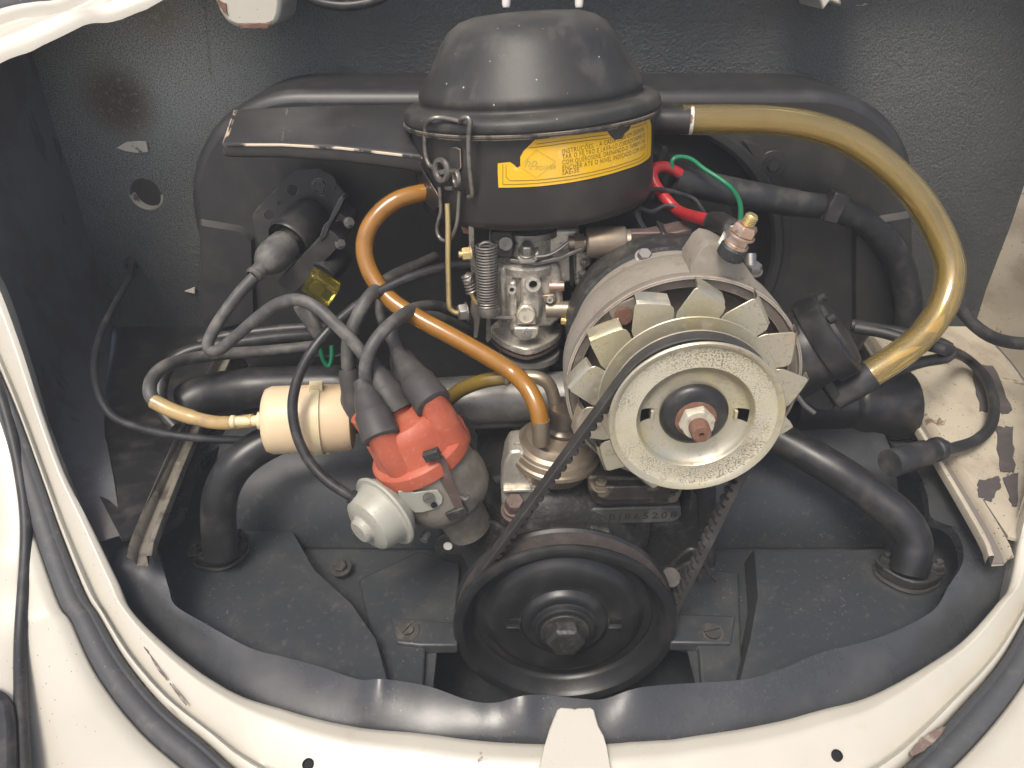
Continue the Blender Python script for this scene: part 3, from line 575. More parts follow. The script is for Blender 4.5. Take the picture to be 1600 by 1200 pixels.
# ================================================================== ENGINE CASE
ec = thing("engine_case", "oily black engine case behind the crank pulley with stamped number", "engine", (XM,.50,.30))
mb = MB(); mb.prism([V((XM+x,.50,z)) for x,z in [(-.085,.30),(-.09,.36),(-.07,.40),(-.035,.412),(.02,.415),(.05,.412),(.092,.40),(.095,.35),(.085,.30)]], (0,.16,0)); put("case_half", mb, m_block, ec, bevel=.006)
mb = MB(); mb.lathe([(0,-.018),(.030,-.018),(.034,-.014),(.036,-.004),(.062,.004),(.070,.014),(.072,.06)], V((XM,.462,.345)), (0,1,0), 40); put("pulley_housing", mb, m_block, ec)
# lumpy castings between case and pulley
for pts, Y, dpt in (([(738,800),(760,772),(790,800),(830,800),(856,812),(850,880),(780,900),(735,880)],.475,.05),
                    ([(890,800),(1010,806),(1022,828),(1010,880),(960,900),(880,880),(862,860),(862,815)],.472,.05),
                    ([(1000,822),(1060,815),(1078,760),(1110,770),(1112,960),(1040,960),(1004,890)],.49,.05)):
    mb = MB(); mb.prism([PY(x,y,Y) for x,y in pts], (0,dpt,0)); put("casting", mb, m_block, ec, bevel=.008)
mb = MB(); mb.cyl(PY(858,836,.458), V((1,0,.02)), .0100, .050, 20, c=.002); put("relief_plug", mb, m_block, ec)
mb = MB(); mb.hexa(PY(918,832,.456), V((1,-.1,0)), .0075, .009, 1.2); put("bolt", mb, m_block, ec)
mb = MB(); mb.box(PY(866,862,.452), .010,.008,.018); put("timing_lug", mb, m_block, ec, bevel=.002)
# bracket plate with the pale dot
mb = MB(); mb.prism([PY(x,y,.455) for x,y in [(678,862),(680,846),(690,836),(720,828),(760,812),(792,828),(806,870),(780,905),(748,930),(736,900),(722,868),(704,866),(686,870)]], (0,.004,0)); put("bracket_plate", mb, m_block, ec, bevel=.001)
mb = MB(); mb.cyl(PY(700,852,.4552), (0,-1,.15), .0037, .0016, 18); put("rivet", mb, m_white, ec, label="pale round rivet")
# number pad
NPY = .4655
npts = [PY(x,y,NPY) for x,y in [(800,799),(1064,791),(1065,806),(1056,816),(1010,818),(900,822),(810,822)]]
mb = MB(); mb.prism(npts, (0,.03,0)); put("number_pad", mb, m_number, ec, bevel=.0015)
vs, fs = text_mesh("BJ865208", 1.0, sp=1.35); wd = max(v.x for v in vs); a, b = PY(950,812,NPY), PY(1056,808,NPY); sc = (b-a).length/wd; ex = (b-a).normalized()
mb = MB(); mb.add([a+ex*(v.x*sc)+V((0,-.0006,v.y*sc*.85)) for v in vs], fs); put("stamped_number", mb, m_stamp, ec, recalc=False)
# oil tube upright
mb = MB(); mb.tube([PY(1096,740,.50),PY(1097,800,.50),PY(1098,900,.50)], .012, 18); put("upright_tube", mb, m_block, ec)
# alternator stand
st = thing("alternator_stand", "black grimy cast stand under the alternator with rubbed bare foot", "stand", (.10,.49,.41))
sp_ = [PY(x,y,.460) for x,y in [(918,745),(920,772),(926,786),(940,792),(1040,790),(1060,786),(1066,770),(1068,748)]]
mb = MB(); mb.prism(sp_, (0,.07,0)); put("foot", mb, m_stand, st, bevel=.0025)
mb = MB(); mb.prism([PY(x,y,.452) for x,y in [(930,762),(934,776),(946,783),(1040,781),(1056,775),(1060,758)]], (0,.010,0)); put("lip", mb, m_stand, st, bevel=.001)
for x0, x1 in ((940,962),(1040,1060)):
    mb = MB(); mb.prism([PY(x,y,.470) for x,y in [(x0,690),(x0,764),(x1,764),(x1,690)]], (0,.03,0)); put("web", mb, m_stand, st, bevel=.002)
mb = MB(); mb.prism([PY(x,y,.480) for x,y in [(905,690),(925,755),(1065,755),(1085,690),(1040,660),(950,660)]], (0,.05,0)); put("column", mb, m_stand, st, bevel=.004)
c = PY(997,768,.456); mb = MB(); mb.lathe([(.0040,.012),(.0040,-.001),(.0052,-.002),(.0066,-.001),(.0070,.012)], c, (0,1,-.2), 22); put("bolt_boss", mb, m_stand, st)
mb = MB(); mb.cyl(c+V((0,.004,0)), (0,1,-.2), .0041, .003, 18); put("hole_floor", mb, m_hole, st)
for x, y in ((938,757),(1048,757)):
    mb = MB(); mb.hexa(PY(x,y,.458), (0,-.5,1), .0052, .006, 1.5); put("bolt", mb, m_stand, st)

# ================================================================== CRANK PULLEY
CC = V((XM+.0015,.412,.333))            # belt plane centre
cp = thing("crank_pulley", "large black belt pulley on the crankshaft at the bottom of the engine", "pulley", CC)
A_ = (0,-1,0)                           # towards the eye
mb = MB(); mb.lathe([(0,-.014),(.070,-.014),(.0855,-.0135),(.0875,-.0115),(.0875,-.0095),(.0855,-.0075)], CC, A_, 96); mb.lathe([(.0855,.0055),(.0872,.0070),(.0880,.0095),(.0872,.0122),(.0845,.0128),(.0800,.0118),(.0775,.0085),(.0755,.000),(.0740,-.003),(.0720,-.0045),(.0700,-.0030),(.0640,-.0028),(.0620,-.0015),(.0600,.0010),(.0560,.0030),(.0500,.0036),(.0420,.0030),(.0385,.0018),(.0350,.0022),(.0330,.0060),(.0310,.0074),(.0280,.0078),(.0255,.0074),(.0242,.0082),(.0234,.0112),(.0222,.0120),(.0190,.0122),(0,.0122)], CC, A_, 96)
put("wheel", mb, m_pulley, cp, angle=28)
mb = MB(); mb.lathe([(.0855,-.0075),(.0775,-.0038),(.0765,-.0030),(.0765,.0012),(.0775,.0020),(.0855,.0055)], CC, A_, 96); put("belt_groove", mb, m_groove, cp, angle=28, label="reddish rusty belt groove")
mb = MB(); mb.hexa(CC+V((0,-.0122,0)), A_, .0155, .013, 1.25); put("bolt", mb, m_block, cp, bevel=.0006)
for s_ in (-1,1):
    c = CC+V((s_*.0405,-.0026,.001)); mb = MB(); mb.box(c+V((0,-.0016,-.0035)), .011,.006,.0014); mb.box(c+V((s_*-.0055,-.001,0)), .0013,.004,.006); put("slot_tab", mb, m_pulley, cp, bevel=.0004)
    mb = MB(); mb.box(c+V((0,-.0003,0)), .010,.002,.005); put("slot", mb, m_hole, cp)  # black box paints the slot's shade; the wheel is not cut

# ================================================================== ALTERNATOR
AL = V((.1185,.408,.534))               # belt plane centre
al = thing("alternator", "dusty tan alternator with zinc fan blades and pitted belt pulley", "alternator", AL+V((0,.09,0)))
mb = MB(); mb.lathe([(.036,-.0105),(.0540,-.0103),(.0550,-.0095),(.0546,-.0086),(.0515,-.0068),(.0445,-.0035)], AL, A_, 80)
mb.lathe([(.0445,.0020),(.0520,.0058),(.0555,.0076),(.0566,.0092),(.0568,.0106),(.0560,.0116),(.0545,.0112),(.0520,.0096)], AL, A_, 80); put("pulley", mb, m_zinc, al, angle=25)
mb = MB(); mb.lathe([(.0445,-.0035),(.0440,-.001),(.0445,.0020)], AL, A_, 80); put("pulley_core", mb, m_dark, al)
mb = MB(); mb.lathe([(.0521,.0097),(.0500,.0088),(.0470,.0086),(.0395,.0088),(.0382,.0090)], AL, A_, 80); put("pulley_face", mb, m_zincpit, al, angle=25, label="pitted corroded face of the belt pulley")
# the dished middle, left open where the two windows are
dish = [(.0381,.0091),(.0374,.0086),(.0368,.0074),(.0352,.0055),(.0325,.0036),(.0295,.0026),(.0262,.0021),(.0232,.0020),(.0205,.0019)]
mb = MB(); gap = .14
for t0, t1 in ((gap,math.pi-gap),(math.pi+gap,2*math.pi-gap)): mb.lathe(dish, AL, A_, 40, ref=(1,0,0), arc=(t0,t1))
for t0 in (0, math.pi): mb.lathe(dish[:4], AL, A_, 6, ref=(1,0,0), arc=(t0-gap,t0+gap)); mb.lathe(dish[6:], AL, A_, 6, ref=(1,0,0), arc=(t0-gap,t0+gap))
put("pulley_dish", mb, m_zinc, al, angle=40)
mb = MB(); mb.lathe([(.038,-.003),(.0,-.0032)], AL, A_, 32); put("dish_back", mb, m_hole, al)
for s_ in (-1,1):
    mb = MB(); mb.box(AL+V((s_*.0272,-.0016,-.0002)), .0022,.007,.0070); put("window_tab", mb, m_zinc, al, bevel=.0004)
mb = MB(); mb.lathe([(.0222,.0020),(.0225,.0036),(.0218,.0054),(.0196,.0074),(.0164,.0087),(.0132,.0092),(.0120,.0093),(0,.0093)], AL, A_, 56); put("hub_cup", mb, m_dark, al, label="glossy black hub cup")
mb = MB(); mb.lathe([(0,.0091),(.0132,.0091),(.0134,.0098),(.0118,.0106),(0,.0106)], AL, A_, 36); put("washer", mb, m_rust, al)
mb = MB(); mb.lathe([(.0115,.0102),(.0115,.0150),(.0100,.0172),(.0062,.0174)], AL, A_, 6, ref=(.26,0,.97)); mb.lathe([(.0062,.0174),(.0100,.0173)], AL, A_, 24); put("nut", mb, m_nut, al, bevel=.0004)
mb = MB(); mb.lathe([(.0064,.016),(.0064,.0260),(.0056,.0272),(.0016,.0272),(.0014,.0245),(0,.0245)], AL, A_, 28); put("shaft", mb, m_rust, al)
# fan
FC = AL+V((0,.0175,0))
mb = MB(); mb.lathe([(.030,-.0005),(.0600,-.0005),(.0605,0),(.0600,.0007),(.030,.0007)], FC, A_, 72); put("fan_disc", mb, m_zinc, al)
NB = 13
for k in range(NB):
    a0 = math.radians(92+360/13*k); P = lambda r, a, y=0: FC+V((r*math.cos(a0-a*.92), -y, r*math.sin(a0-a*.92)))
    D = math.radians
    # flat tooth: narrow root, tip corner swept one way; the leading edge folded back
    edge = [P(.0570,D(-12)),P(.0612,D(-12.8)),P(.0650,D(-11.2)),P(.0790,D(-2))]
    tip = [P(.0800,D(-.5)),P(.0765,D(5)),P(.0732,D(10.5)),P(.0704,D(15.6)),P(.0680,D(17.0)),P(.0645,D(16.9)),P(.0615,D(16.0)),P(.0570,D(15.5))]
    mb = MB(); mb.prism(edge+tip, (0,.0011,0)); 
    f0 = [P(.0800,D(-.5),.0),P(.0765,D(5),.0),P(.0732,D(10.5),.0),P(.0704,D(15.6),.0)]
    f1 = [p+V((math.cos(a0-.30)*.0016,.0020,math.sin(a0-.30)*.0016)) for p in f0]; f2 = [p+V((math.cos(a0-.30)*.0030,.0120,math.sin(a0-.30)*.0030)) for p in f0]
    th = [p-V((math.cos(a0-.12)*.0011,0,math.sin(a0-.12)*.0011)) for p in f2]; t0_ = [p-V((math.cos(a0-.12)*.0011,-.0012,math.sin(a0-.12)*.0011)) for p in f0]
    mb.grid([f0,f1,f2,th,t0_]); put("fan_blade", mb, m_zinc, al, bevel=.0003, angle=30)
# castings
mb = MB(); mb.lathe([(.030,-.050),(.066,-.050),(.070,-.046),(.0725,-.036),(.0780,-.0345),(.0795,-.0325),(.0812,-.0330),(.0818,-.0350),(.0808,-.041)], AL, A_, 96); put("front_rim", mb, m_ringmetal, al, angle=30, label="brownish open rim behind the fan")
mb = MB(); mb.lathe([(.0808,-.041),(.0818,-.050),(.0812,-.068),(.0770,-.082),(.0745,-.086)], AL, A_, 96); put("front_casting", mb, m_alubody, al, angle=30)
mb = MB(); mb.lathe([(.0745,-.086),(.0725,-.089),(.0725,-.130),(.070,-.134),(.066,-.160),(.055,-.176),(0,-.180)], AL, A_, 80); put("rear_casting", mb, m_alubody, al, angle=30)
mb = MB(); mb.lathe([(.0728,-.101),(.0755,-.102),(.0755,-.130),(.0728,-.131)], AL, A_, 80); put("strap", mb, m_block, al, label="dark clamping strap")
def onal(px, py, r, y0):                 # the point of the casting seen at a picture spot
    best = None
    for i in range(160):
        y = y0; 
    return None
mb = MB(); mb.hexa(PY(1006,402,.508), V((0,-.55,.8)), .0052, .0055, 1.3); put("screw_head", mb, m_steel, al)
mb = MB(); mb.prism([PY(x,y,.535) for x,y in [(1034,362),(1046,368),(1096,398),(1070,416),(1045,408),(1036,385)]], (0,.03,0)); put("clamp_block", mb, m_block, al, bevel=.002)
mb = MB(); mb.box(PY(1025,372,.55), .052,.022,.012, (V((.96,0,.22)).normalized(), V((0,1,0)), V((-.22,0,.96)).normalized())); put("connector", mb, m_brown, al, bevel=.0015)
# terminal lug of the casting
lug = [(1080,415),(1098,388),(1108,381),(1122,384),(1150,398),(1160,408),(1182,440),(1183,446),(1178,456),(1130,440),(1098,442),(1078,450)]
hole = [PY(x,y,.446) for x,y in [(1126,437),(1131,433),(1172,445),(1175,450),(1172,453),(1128,441)]]
mb = MB(); mb.prism([PY(x,y,.446) for x,y in lug], (0,.030,0), [hole]); put("terminal_lug", mb, m_alubody, al, bevel=.0012)
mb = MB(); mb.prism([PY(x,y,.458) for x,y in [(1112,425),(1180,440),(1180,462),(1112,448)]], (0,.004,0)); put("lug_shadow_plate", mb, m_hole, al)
ta = AX(1150,385,.22,-.40,.35); tb = PY(1139,402,.440)
mb = MB(); mb.cyl(tb, ta, .0088, .0085, 28, c=.0012); put("insulator", mb, m_rubber, al)
mb = MB(); mb.cyl(tb+ta*.0085, ta, .0078, .0024, 24); mb.lathe([(.0070,.0105),(.0070,.0150),(.006,.0160)], tb, ta, 6); mb.cyl(tb+ta*.0155, ta, .0086, .0016, 24); mb.lathe([(.0080,.0175),(.0080,.0215),(.0066,.0235),(0,.0235)], tb, ta, 6); put("terminal_nut", mb, m_copper, al, bevel=.0004)
mb = MB()
for i in range(6): mb.lathe([(.0034,.0225+i*.0012),(.0042,.0231+i*.0012),(.0034,.0237+i*.0012)], tb, ta, 18)
mb.lathe([(.0034,.02),(.0036,.0300),(.003,.0306),(0,.0306)], tb, ta, 18); put("terminal_stud", mb, m_brass, al)
mb = MB(); mb.box(PY(1130,378,.455), .007,.004,.022, (V((.9,0,.3)).normalized(), V((0,1,0)), V((.35,0,.94)).normalized())); put("spade_tab", mb, m_white, al, bevel=.001)
mb = MB(); mb.tube([PY(1172,397,.48),PY(1172,420,.475)], .0042, 12); mb.hexa(PY(1176,424,.475), V((0,-.3,.9)), .0055, .006, 1.2); put("through_bolt", mb, m_steel, al)
c = PY(974,492,.441); mb = MB(); mb.cyl(c, A_, .0060, .003, 20); put("rim_screw", mb, m_rust, al)
mb = MB(); mb.box(c+V((.001,.002,.001)), .019,.004,.017, (V((.9,0,.43)), V((0,1,0)), V((-.43,0,.9)))); put("screw_lug", mb, m_ringmetal, al, bevel=.001)

# ================================================================== FAN BELT
c0, r0 = V((CC.x,CC.z)), .0835; c1, r1 = V((AL.x,AL.z)), .0532
d = c1-c0; Ld = d.length; ang = math.atan2(d.y, d.x); phi = math.acos((r0-r1)/Ld); loop = []
def P2(c, r, a): return (c.x+r*math.cos(a), c.y+r*math.sin(a), math.cos(a), math.sin(a))
for i in range(41): loop.append(P2(c1, r1, ang-phi+2*phi*i/40))
for i in range(1,24):
    t = i/24; a = P2(c1,r1,ang+phi); b = P2(c0,r0,ang+phi); loop.append(tuple(a[k]+(b[k]-a[k])*t for k in range(4)))
for i in range(61): loop.append(P2(c0, r0, ang+phi+(2*math.pi-2*phi)*i/60))
for i in range(1,24):
    t = i/24; a = P2(c0,r0,ang-phi); b = P2(c1,r1,ang-phi); loop.append(tuple(a[k]+(b[k]-a[k])*t for k in range(4)))
sec = [(.0050,.0014),(.0056,.0006),(.0052,-.0014),(.0046,-.0030),(-.0046,-.0030),(-.0052,-.0014),(-.0056,.0006),(-.0050,.0014)]
bt = thing("fan_belt", "black cogged rubber belt running from alternator pulley down to crank pulley", "drive belt", (CC.x,.412,.43))
rows = [[V((x+nx*h, .412+y, z+nz*h)) for x,z,nx,nz in loop] for y,h in sec+[sec[0]]]
mb = MB(); mb.grid(rows, True); put("belt_band", mb, m_belt, bt, angle=30)
# cogs on its inner side, evenly along the loop
mb = MB(); acc = 0; step = .0078; nxt = 0
for i in range(len(loop)):
    x0,z0,n0x,n0z = loop[i]; x1,z1,n1x,n1z = loop[(i+1)%len(loop)]; seg = math.hypot(x1-x0, z1-z0)
    while nxt <= acc+seg:
        t = (nxt-acc)/seg; x = x0+(x1-x0)*t; z = z0+(z1-z0)*t; nv = V((n0x+(n1x-n0x)*t,0,n0z+(n1z-n0z)*t)).normalized(); tg = V((-nv.z,0,nv.x)); c = V((x,.412,z))
        a = [c+tg*(s_*.0026)+V((0,y,0))-nv*.0029 for s_,y in ((-1,-.0046),(1,-.0046),(1,.0046),(-1,.0046))]; b = [c+tg*(s_*.0017)+V((0,y,0))-nv*.0056 for s_,y in ((-1,-.0038),(1,-.0038),(1,.0038),(-1,.0038))]
        mb.add(a+b, [(0,1,5,4),(1,2,6,5),(2,3,7,6),(3,0,4,7),(4,5,6,7)]); nxt += step
    acc += seg
o = put("belt_cogs", mb, m_belt, bt); o["kind"] = "stuff"

# ================================================================== AIR CLEANER
tilt = math.radians(3.9)
ca = V((-math.sin(tilt),.045,math.cos(tilt))).normalized(); cX = V((math.cos(tilt),0,math.sin(tilt))); cY = ca.cross(cX)
CO = PD(830,164,.585)
ac = thing("air_cleaner", "round black oil bath air cleaner with domed lid and torn yellow sticker", "air cleaner", CO-ca*.07)
mb = MB(); mb.lathe([(0,.0660),(.024,.0657),(.040,.0645),(.0510,.0616),(.0595,.0562),(.0662,.0480),(.0715,.0392),(.0765,.0305),(.0815,.0230),(.0852,.0178),(.0868,.0150),(.0874,.0122),(.0864,.0100),(.0860,.0082),(.0872,.0066),(.0910,.0060),(.0955,.0054),(.0985,.0040),(.1003,.0015),(.1006,-.0020),(.0998,-.0045),(.0985,-.0052)], CO, ca, 96, ref=cX); put("lid", mb, m_lid, ac, angle=50)
mb = MB(); mb.lathe([(.0985,-.0040),(.1012,-.0046),(.1016,-.0060),(.1010,-.0078),(.0960,-.0086)], CO, ca, 96, ref=cX); put("rim", mb, m_air, ac, angle=30)
BR = .0958
mb = MB(); mb.lathe([(.0960,-.0086),(BR,-.0100),(BR,-.0150),(BR-.0003,-.0660),(BR-.0018,-.0710),(BR-.006,-.0740),(.05,-.0760),(.045,-.078),(.030,-.079),(.030,-.090),(0,-.090)], CO, ca, 96, ref=cX); put("bowl", mb, m_air, ac, angle=40)
def cylp(px, py, r=BR):                  # point of the bowl's wall seen at a picture spot
    rr = ray(px, py).normalized(); o = CAM-CO
    a = rr-ca*rr.dot(ca); b = o-ca*o.dot(ca); A = a.dot(a); B = 2*a.dot(b); Cc = b.dot(b)-r*r
    D = B*B-4*A*Cc
    if D < 0: D = 0
    return CAM+rr*((-B-math.sqrt(D))/(2*A))
def th(p): q = p-CO; return math.atan2(q.dot(cY), q.dot(cX)), q.dot(ca)
def cylq(t, h, r): return CO+cX*(r*math.cos(t))+cY*(r*math.sin(t))+ca*h
# torn sticker
SP = [(779,293),(778,270),(778,255),(797,253),(803,257),(808,262),(813,259),(813,245),(818,236),(836,218),(880,213),(920,208),(948,205),(953,212),(960,219),(972,216),(975,209),(983,202),(986,194),(1000,190),(1014,184),(1017,196),(1017,220),(1016,243),(1012,248),(1000,256),(975,265),(940,275),(890,285),(840,291)]
T = [th(cylp(x,y)) for x,y in SP]
def wrap_poly(T, r, off_h=0):
    n = 14; pts = []
    from mathutils.geometry import delaunay_2d_cdt
    P2d = []
    for a, b in zip(T, T[1:]+T[:1]):
        for i in range(4): P2d.append(V((a[0]+(b[0]-a[0])*i/4, (a[1]+(b[1]-a[1])*i/4)*10)))
    x0 = min(p.x for p in P2d); x1 = max(p.x for p in P2d); y0 = min(p.y for p in P2d); y1 = max(p.y for p in P2d)
    nb = len(P2d); extra = []
    def inside(q):
        c = False; j = nb-1
        for i in range(nb):
            a, b = P2d[i], P2d[j]
            if (a.y > q.y) != (b.y > q.y) and q.x < (b.x-a.x)*(q.y-a.y)/(b.y-a.y)+a.x: c = not c
            j = i
        return c
    for i in range(1,40):
        for j in range(1,6):
            q = V((x0+(x1-x0)*i/40, y0+(y1-y0)*j/6))
            if inside(q): extra.append(q)
    vs, _, fs, *_ = delaunay_2d_cdt([p.to_2d() for p in P2d+extra], [], [list(range(nb))], 1, 1e-6)
    return [cylq(p.x, p.y/10, r) for p in vs], [tuple(f) for f in fs]
mb = MB(); vs, fs = wrap_poly(T, BR+.00035); mb.add(vs, fs)
stk = put("sticker", mb, m_yellow, ac, recalc=False, angle=60, label="torn yellow instruction sticker")
mb = MB()
def pline(mb, pts, wdt, r):
    ps = []
    for a, b in zip(pts, pts[1:]):
        for i in range(12): ps.append((a[0]+(b[0]-a[0])*i/12, a[1]+(b[1]-a[1])*i/12))
    ps.append(pts[-1])
    for (a, b) in zip(ps, ps[1:]):
        d = V(((b[0]-a[0])*BR, b[1]-a[1])); l = d.length
        if l == 0: continue
        nn = V((-d.y/l, d.x/l))*wdt/2; q = [(a[0]+nn.x/BR, a[1]+nn.y),(b[0]+nn.x/BR, b[1]+nn.y),(b[0]-nn.x/BR, b[1]-nn.y),(a[0]-nn.x/BR, a[1]-nn.y)]
        mb.add([cylq(t, h, r) for t, h in q], [(0,1,2,3)])
TT = lambda *p: [th(cylp(x,y)) for x,y in p]
pline(mb, TT((786,256),(786,288),(840,286),(890,280),(940,270),(975,260),(1000,251),(1010,243),(1011,200),(1008,192)), .0004, BR+.0006)
pline(mb, TT((791,258),(791,276),(797,282),(840,281),(890,275),(940,265),(975,255),(1000,246),(1006,239)), .0004, BR+.0006)
pline(mb, TT((838,225),(880,219),(920,214),(950,210)), .0004, BR+.0006); pline(mb, TT((826,231),(880,224),(920,219),(955,215)), .0004, BR+.0006)
pline(mb, TT((985,200),(1000,196),(1010,191)), .0004, BR+.0006)
put("printed_frame", mb, m_ink, stk, recalc=False)
LINES = ["INSTRUÇÕES. - A CADA 5.000 KM DESMON-","TAR O FILTRO E LAVA-LO CUIDADOSAMENTE","COM QUEROSENE, DRENANDO-O TAMBEM E RE-","ENCHER ATE O NIVEL INDICADO COM OLEO","SAE-30."]
rows_px = [((878,240),(1006,204)),((878,248.5),(1007,213)),((878,257),(1007,222)),((878,265.5),(1008,231)),((878,273),(906,268))]
mb = MB()
for body_t, (a, b) in zip(LINES, rows_px):
    vs, fs = text_mesh(body_t, 1.0, sp=1.1); wd = max(v.x for v in vs); A1 = th(cylp(*a)); B1 = th(cylp(*b)); arc = (B1[0]-A1[0])*BR; sc = arc/wd; dh = (B1[1]-A1[1])
    hs = .0036/.72
    mb.add([cylq(A1[0]+v.x*sc/BR, A1[1]+dh*v.x/wd+v.y*hs*.9, BR+.0006) for v in vs], fs)
put("printed_text", mb, m_ink, stk, recalc=False)
mb = MB()
for s_, a, size, shx in (("hp",(818,261),.0090,.45),("POWER",(836,266),.0042,.25)):
    vs, fs = text_mesh(s_, 1.0, shear=shx); A1 = th(cylp(*a))
    mb.add([cylq(A1[0]+v.x*size/BR, A1[1]+v.y*size, BR+.0006) for v in vs], fs)
pline(mb, TT((812,260),(838,234),(868,252),(838,278),(816,262)), .0003, BR+.0006)
put("printed_emblem", mb, m_inkfade, stk, recalc=False)
# snout
def sect(px_top_r, px_top_f, drop, Yr, Yf, n=5, r=.008):
    tr, tf = PY(*px_top_r, Yr), PY(*px_top_f, Yf); br = tr-V((0,0,drop*1.1)); bf = tf-V((0,0,drop)); pts = [tf,tr,br,bf]; out = []
    for i in range(4):
        a, b, c = pts[i-1], pts[i], pts[(i+1)%4]
        ra = min(r, (a-b).length*.4); rc = min(r, (c-b).length*.4); p0 = b+(a-b).normalized()*ra; p2 = b+(c-b).normalized()*rc
        for k in range(n): t = k/(n-1); out.append(p0*(1-t)**2+b*2*t*(1-t)+p2*t*t)
    return out
S_ = [sect((366,170),(347,225),.010,.635,.585,r=.003), sect((372,168),(354,225),.0115,.640,.583,r=.005), sect((450,164),(440,225),.012,.640,.580,r=.005), sect((540,161),(530,230),.0125,.640,.577,r=.005), sect((610,160),(600,238),.013,.640,.575,r=.005), sect((668,158),(668,246),.014,.640,.570,r=.005)]
inn = []
for s_ in S_[:3]:
    c = sum(s_, V((0,0,0)))/len(s_); inn.append([c+(p-c)*.93 for p in s_])
mb = MB(); mb.grid(inn[::-1]+S_, True); mb.add(inn[2], [tuple(range(len(inn[2])))]); put("intake_snout", mb, m_air, ac, angle=40, label="flat intake snout with chipped front edge")
# chipped bright edge lives in the paint; a narrow bead stands along the snout's front seam
mb = MB(); mb.tube([S_[i][2]+V((0,-.0016,.0002)) for i in range(1,6)], .0011, 6); put("seam_bead", mb, M("chipped bead with bare metal", (.03,.027,.025), .5, layers=[dict(scale=40, lo=.42, hi=.50, amt=1, col=(.55,.45,.35), stretch=(1,1,1))]), ac)
# breather spout on the right
spA = AX(1050,188,1,.01,-.05); spo = PY(1018,188,.622)
mb = MB(); mb.lathe([(.0105,0),(.0098,.006),(.0096,.030),(.0093,.031),(.0080,.031),(.0080,.004)], spo, spA, 28); put("breather_spout", mb, m_air, ac)
mb = MB(); mb.lathe([(.0099,.0300),(.0106,.0306),(.0104,.0325),(.0092,.0330)], spo, spA, 28); put("spout_end", mb, m_creamedge, ac)
# spring clip
q = lambda x, y, r=BR+.004: cylp(x, y, r)
clip_up = [q(683,262),q(671,258),q(665,240),q(664,215),q(666,196),q(674,186,BR+.008),q(690,184,.0985+.002),q(712,188,.0985+.002),q(719,190,.0985+.003),q(723,185,BR+.009),q(731,184,BR+.010),q(735,192,BR+.010),q(733,205,BR+.009),q(732,230,BR+.008),q(733,255,BR+.008),q(736,285,BR+.006),q(738,305,BR+.004),q(732,308,BR+.002)]
mb = MB(); mb.tube(smooth_path(clip_up,5), .0017, 10); put("clip_wire", mb, m_clip, ac)
mb = MB(); mb.lathe([(.0060,-.002),(.0085,-.002),(.0092,.0),(.0085,.002),(.0060,.002),(.0052,0),(.0060,-.002)], q(690,266,BR+.006), AX(690,266,-.7,.1,.6), 26); put("clip_eye", mb, m_clip, ac)
mb = MB(); mb.lathe([(.0040,-.0015),(.0062,-.0015),(.0066,.0),(.0062,.0015),(.0040,.0015),(.0035,0),(.0040,-.0015)], q(713,279,BR+.006), AX(713,279,-.9,.1,.3), 22); put("clip_eye", mb, m_clip, ac)
mb = MB(); mb.tube([q(684,270,BR+.003),q(700,268,BR+.003),q(712,269,BR+.003)], .0024, 8); mb.tube([q(697,294,BR+.003),q(708,294,BR+.003)], .0017, 8); put("clip_pin", mb, m_steel, ac)
lo = [q(687,292),q(688,310),q(689,330),q(685,345,BR+.005),q(683,358,BR+.005),q(686,370,BR+.005),q(694,376,BR+.005),q(702,374,BR+.005),q(709,364,BR+.005),q(714,348,BR+.005),q(716,330),q(717,310),q(718,298)]
mb = MB(); mb.tube(smooth_path(lo,5), .0015, 10); put("clip_handle", mb, m_clip, ac)
mb = MB(); mb.prism([cylp(x,y,BR+.0010) for x,y in [(646,252),(656,252),(668,275),(684,300),(690,318),(680,330),(668,318),(655,295)]], (-.0005,-.002,0)); put("clip_bracket", mb, m_air, ac, bevel=.0006)
mb = MB(); mb.prism([cylp(x,y,BR+.0008) for x,y in [(701,236),(705,230),(713,229),(720,233),(721,262),(712,270),(702,266)]], (0,-.001,0)); put("clip_pad", mb, m_air, ac, bevel=.0004)

# ================================================================== HOSES
amb = pth((1062,187,.622),(1100,187,.624),(1160,187,.628),(1220,190,.63),(1280,201,.63),(1340,226,.625),(1400,272,.615),(1445,325,.605),(1476,385,.592),(1485,430,.58),(1472,480,.565),(1440,525,.550),(1400,558,.540),(1355,587,.533),(1325,606,.530), k=6)
mb = MB(); mb.tube(amb, .0118, 24, inner=.72)
single("breather_hose", mb, m_amber, "thick translucent amber breather hose arching from air cleaner to oil filler", "hose", angle=60)
mb = MB(); mb.tube(pth((668,300,.575),(652,303,.572),(622,312,.566),(594,332,.560),(574,362,.553),(570,398,.546),(584,436,.537),(612,470,.527),(655,498,.517),(705,525,.508),(760,556,.499),(800,582,.492),(824,606,.479),(839,636,.468),(845,662,.463), k=6), .0069, 18, inner=.55)
single("fuel_hose", mb, m_orange, "orange fuel hose snaking from the air cleaner's left to the fuel pump", "hose")
mb = MB(); mb.tube(pth((672,650,.520),(694,630,.515),(722,608,.508),(756,595,.503),(792,589,.500)), .0060, 14)
single("fuel_hose", mb, m_olive, "short olive brown fuel hose behind the red distributor cap", "hose")
VH = [(748,413,.560),(715,415,.556),(680,421,.548),(640,434,.538),(600,452,.528),(560,476,.515),(520,510,.500),(488,548,.487),(466,590,.476),(457,635,.465),(464,680,.455),(482,718,.446),(508,748,.438),(536,768,.433),(556,779,.431)]
mb = MB(); mb.tube(pth(*VH), .0039, 12)
single("vacuum_hose", mb, m_cable, "thin glossy black vacuum hose looping from carburetor to pale canister", "hose")

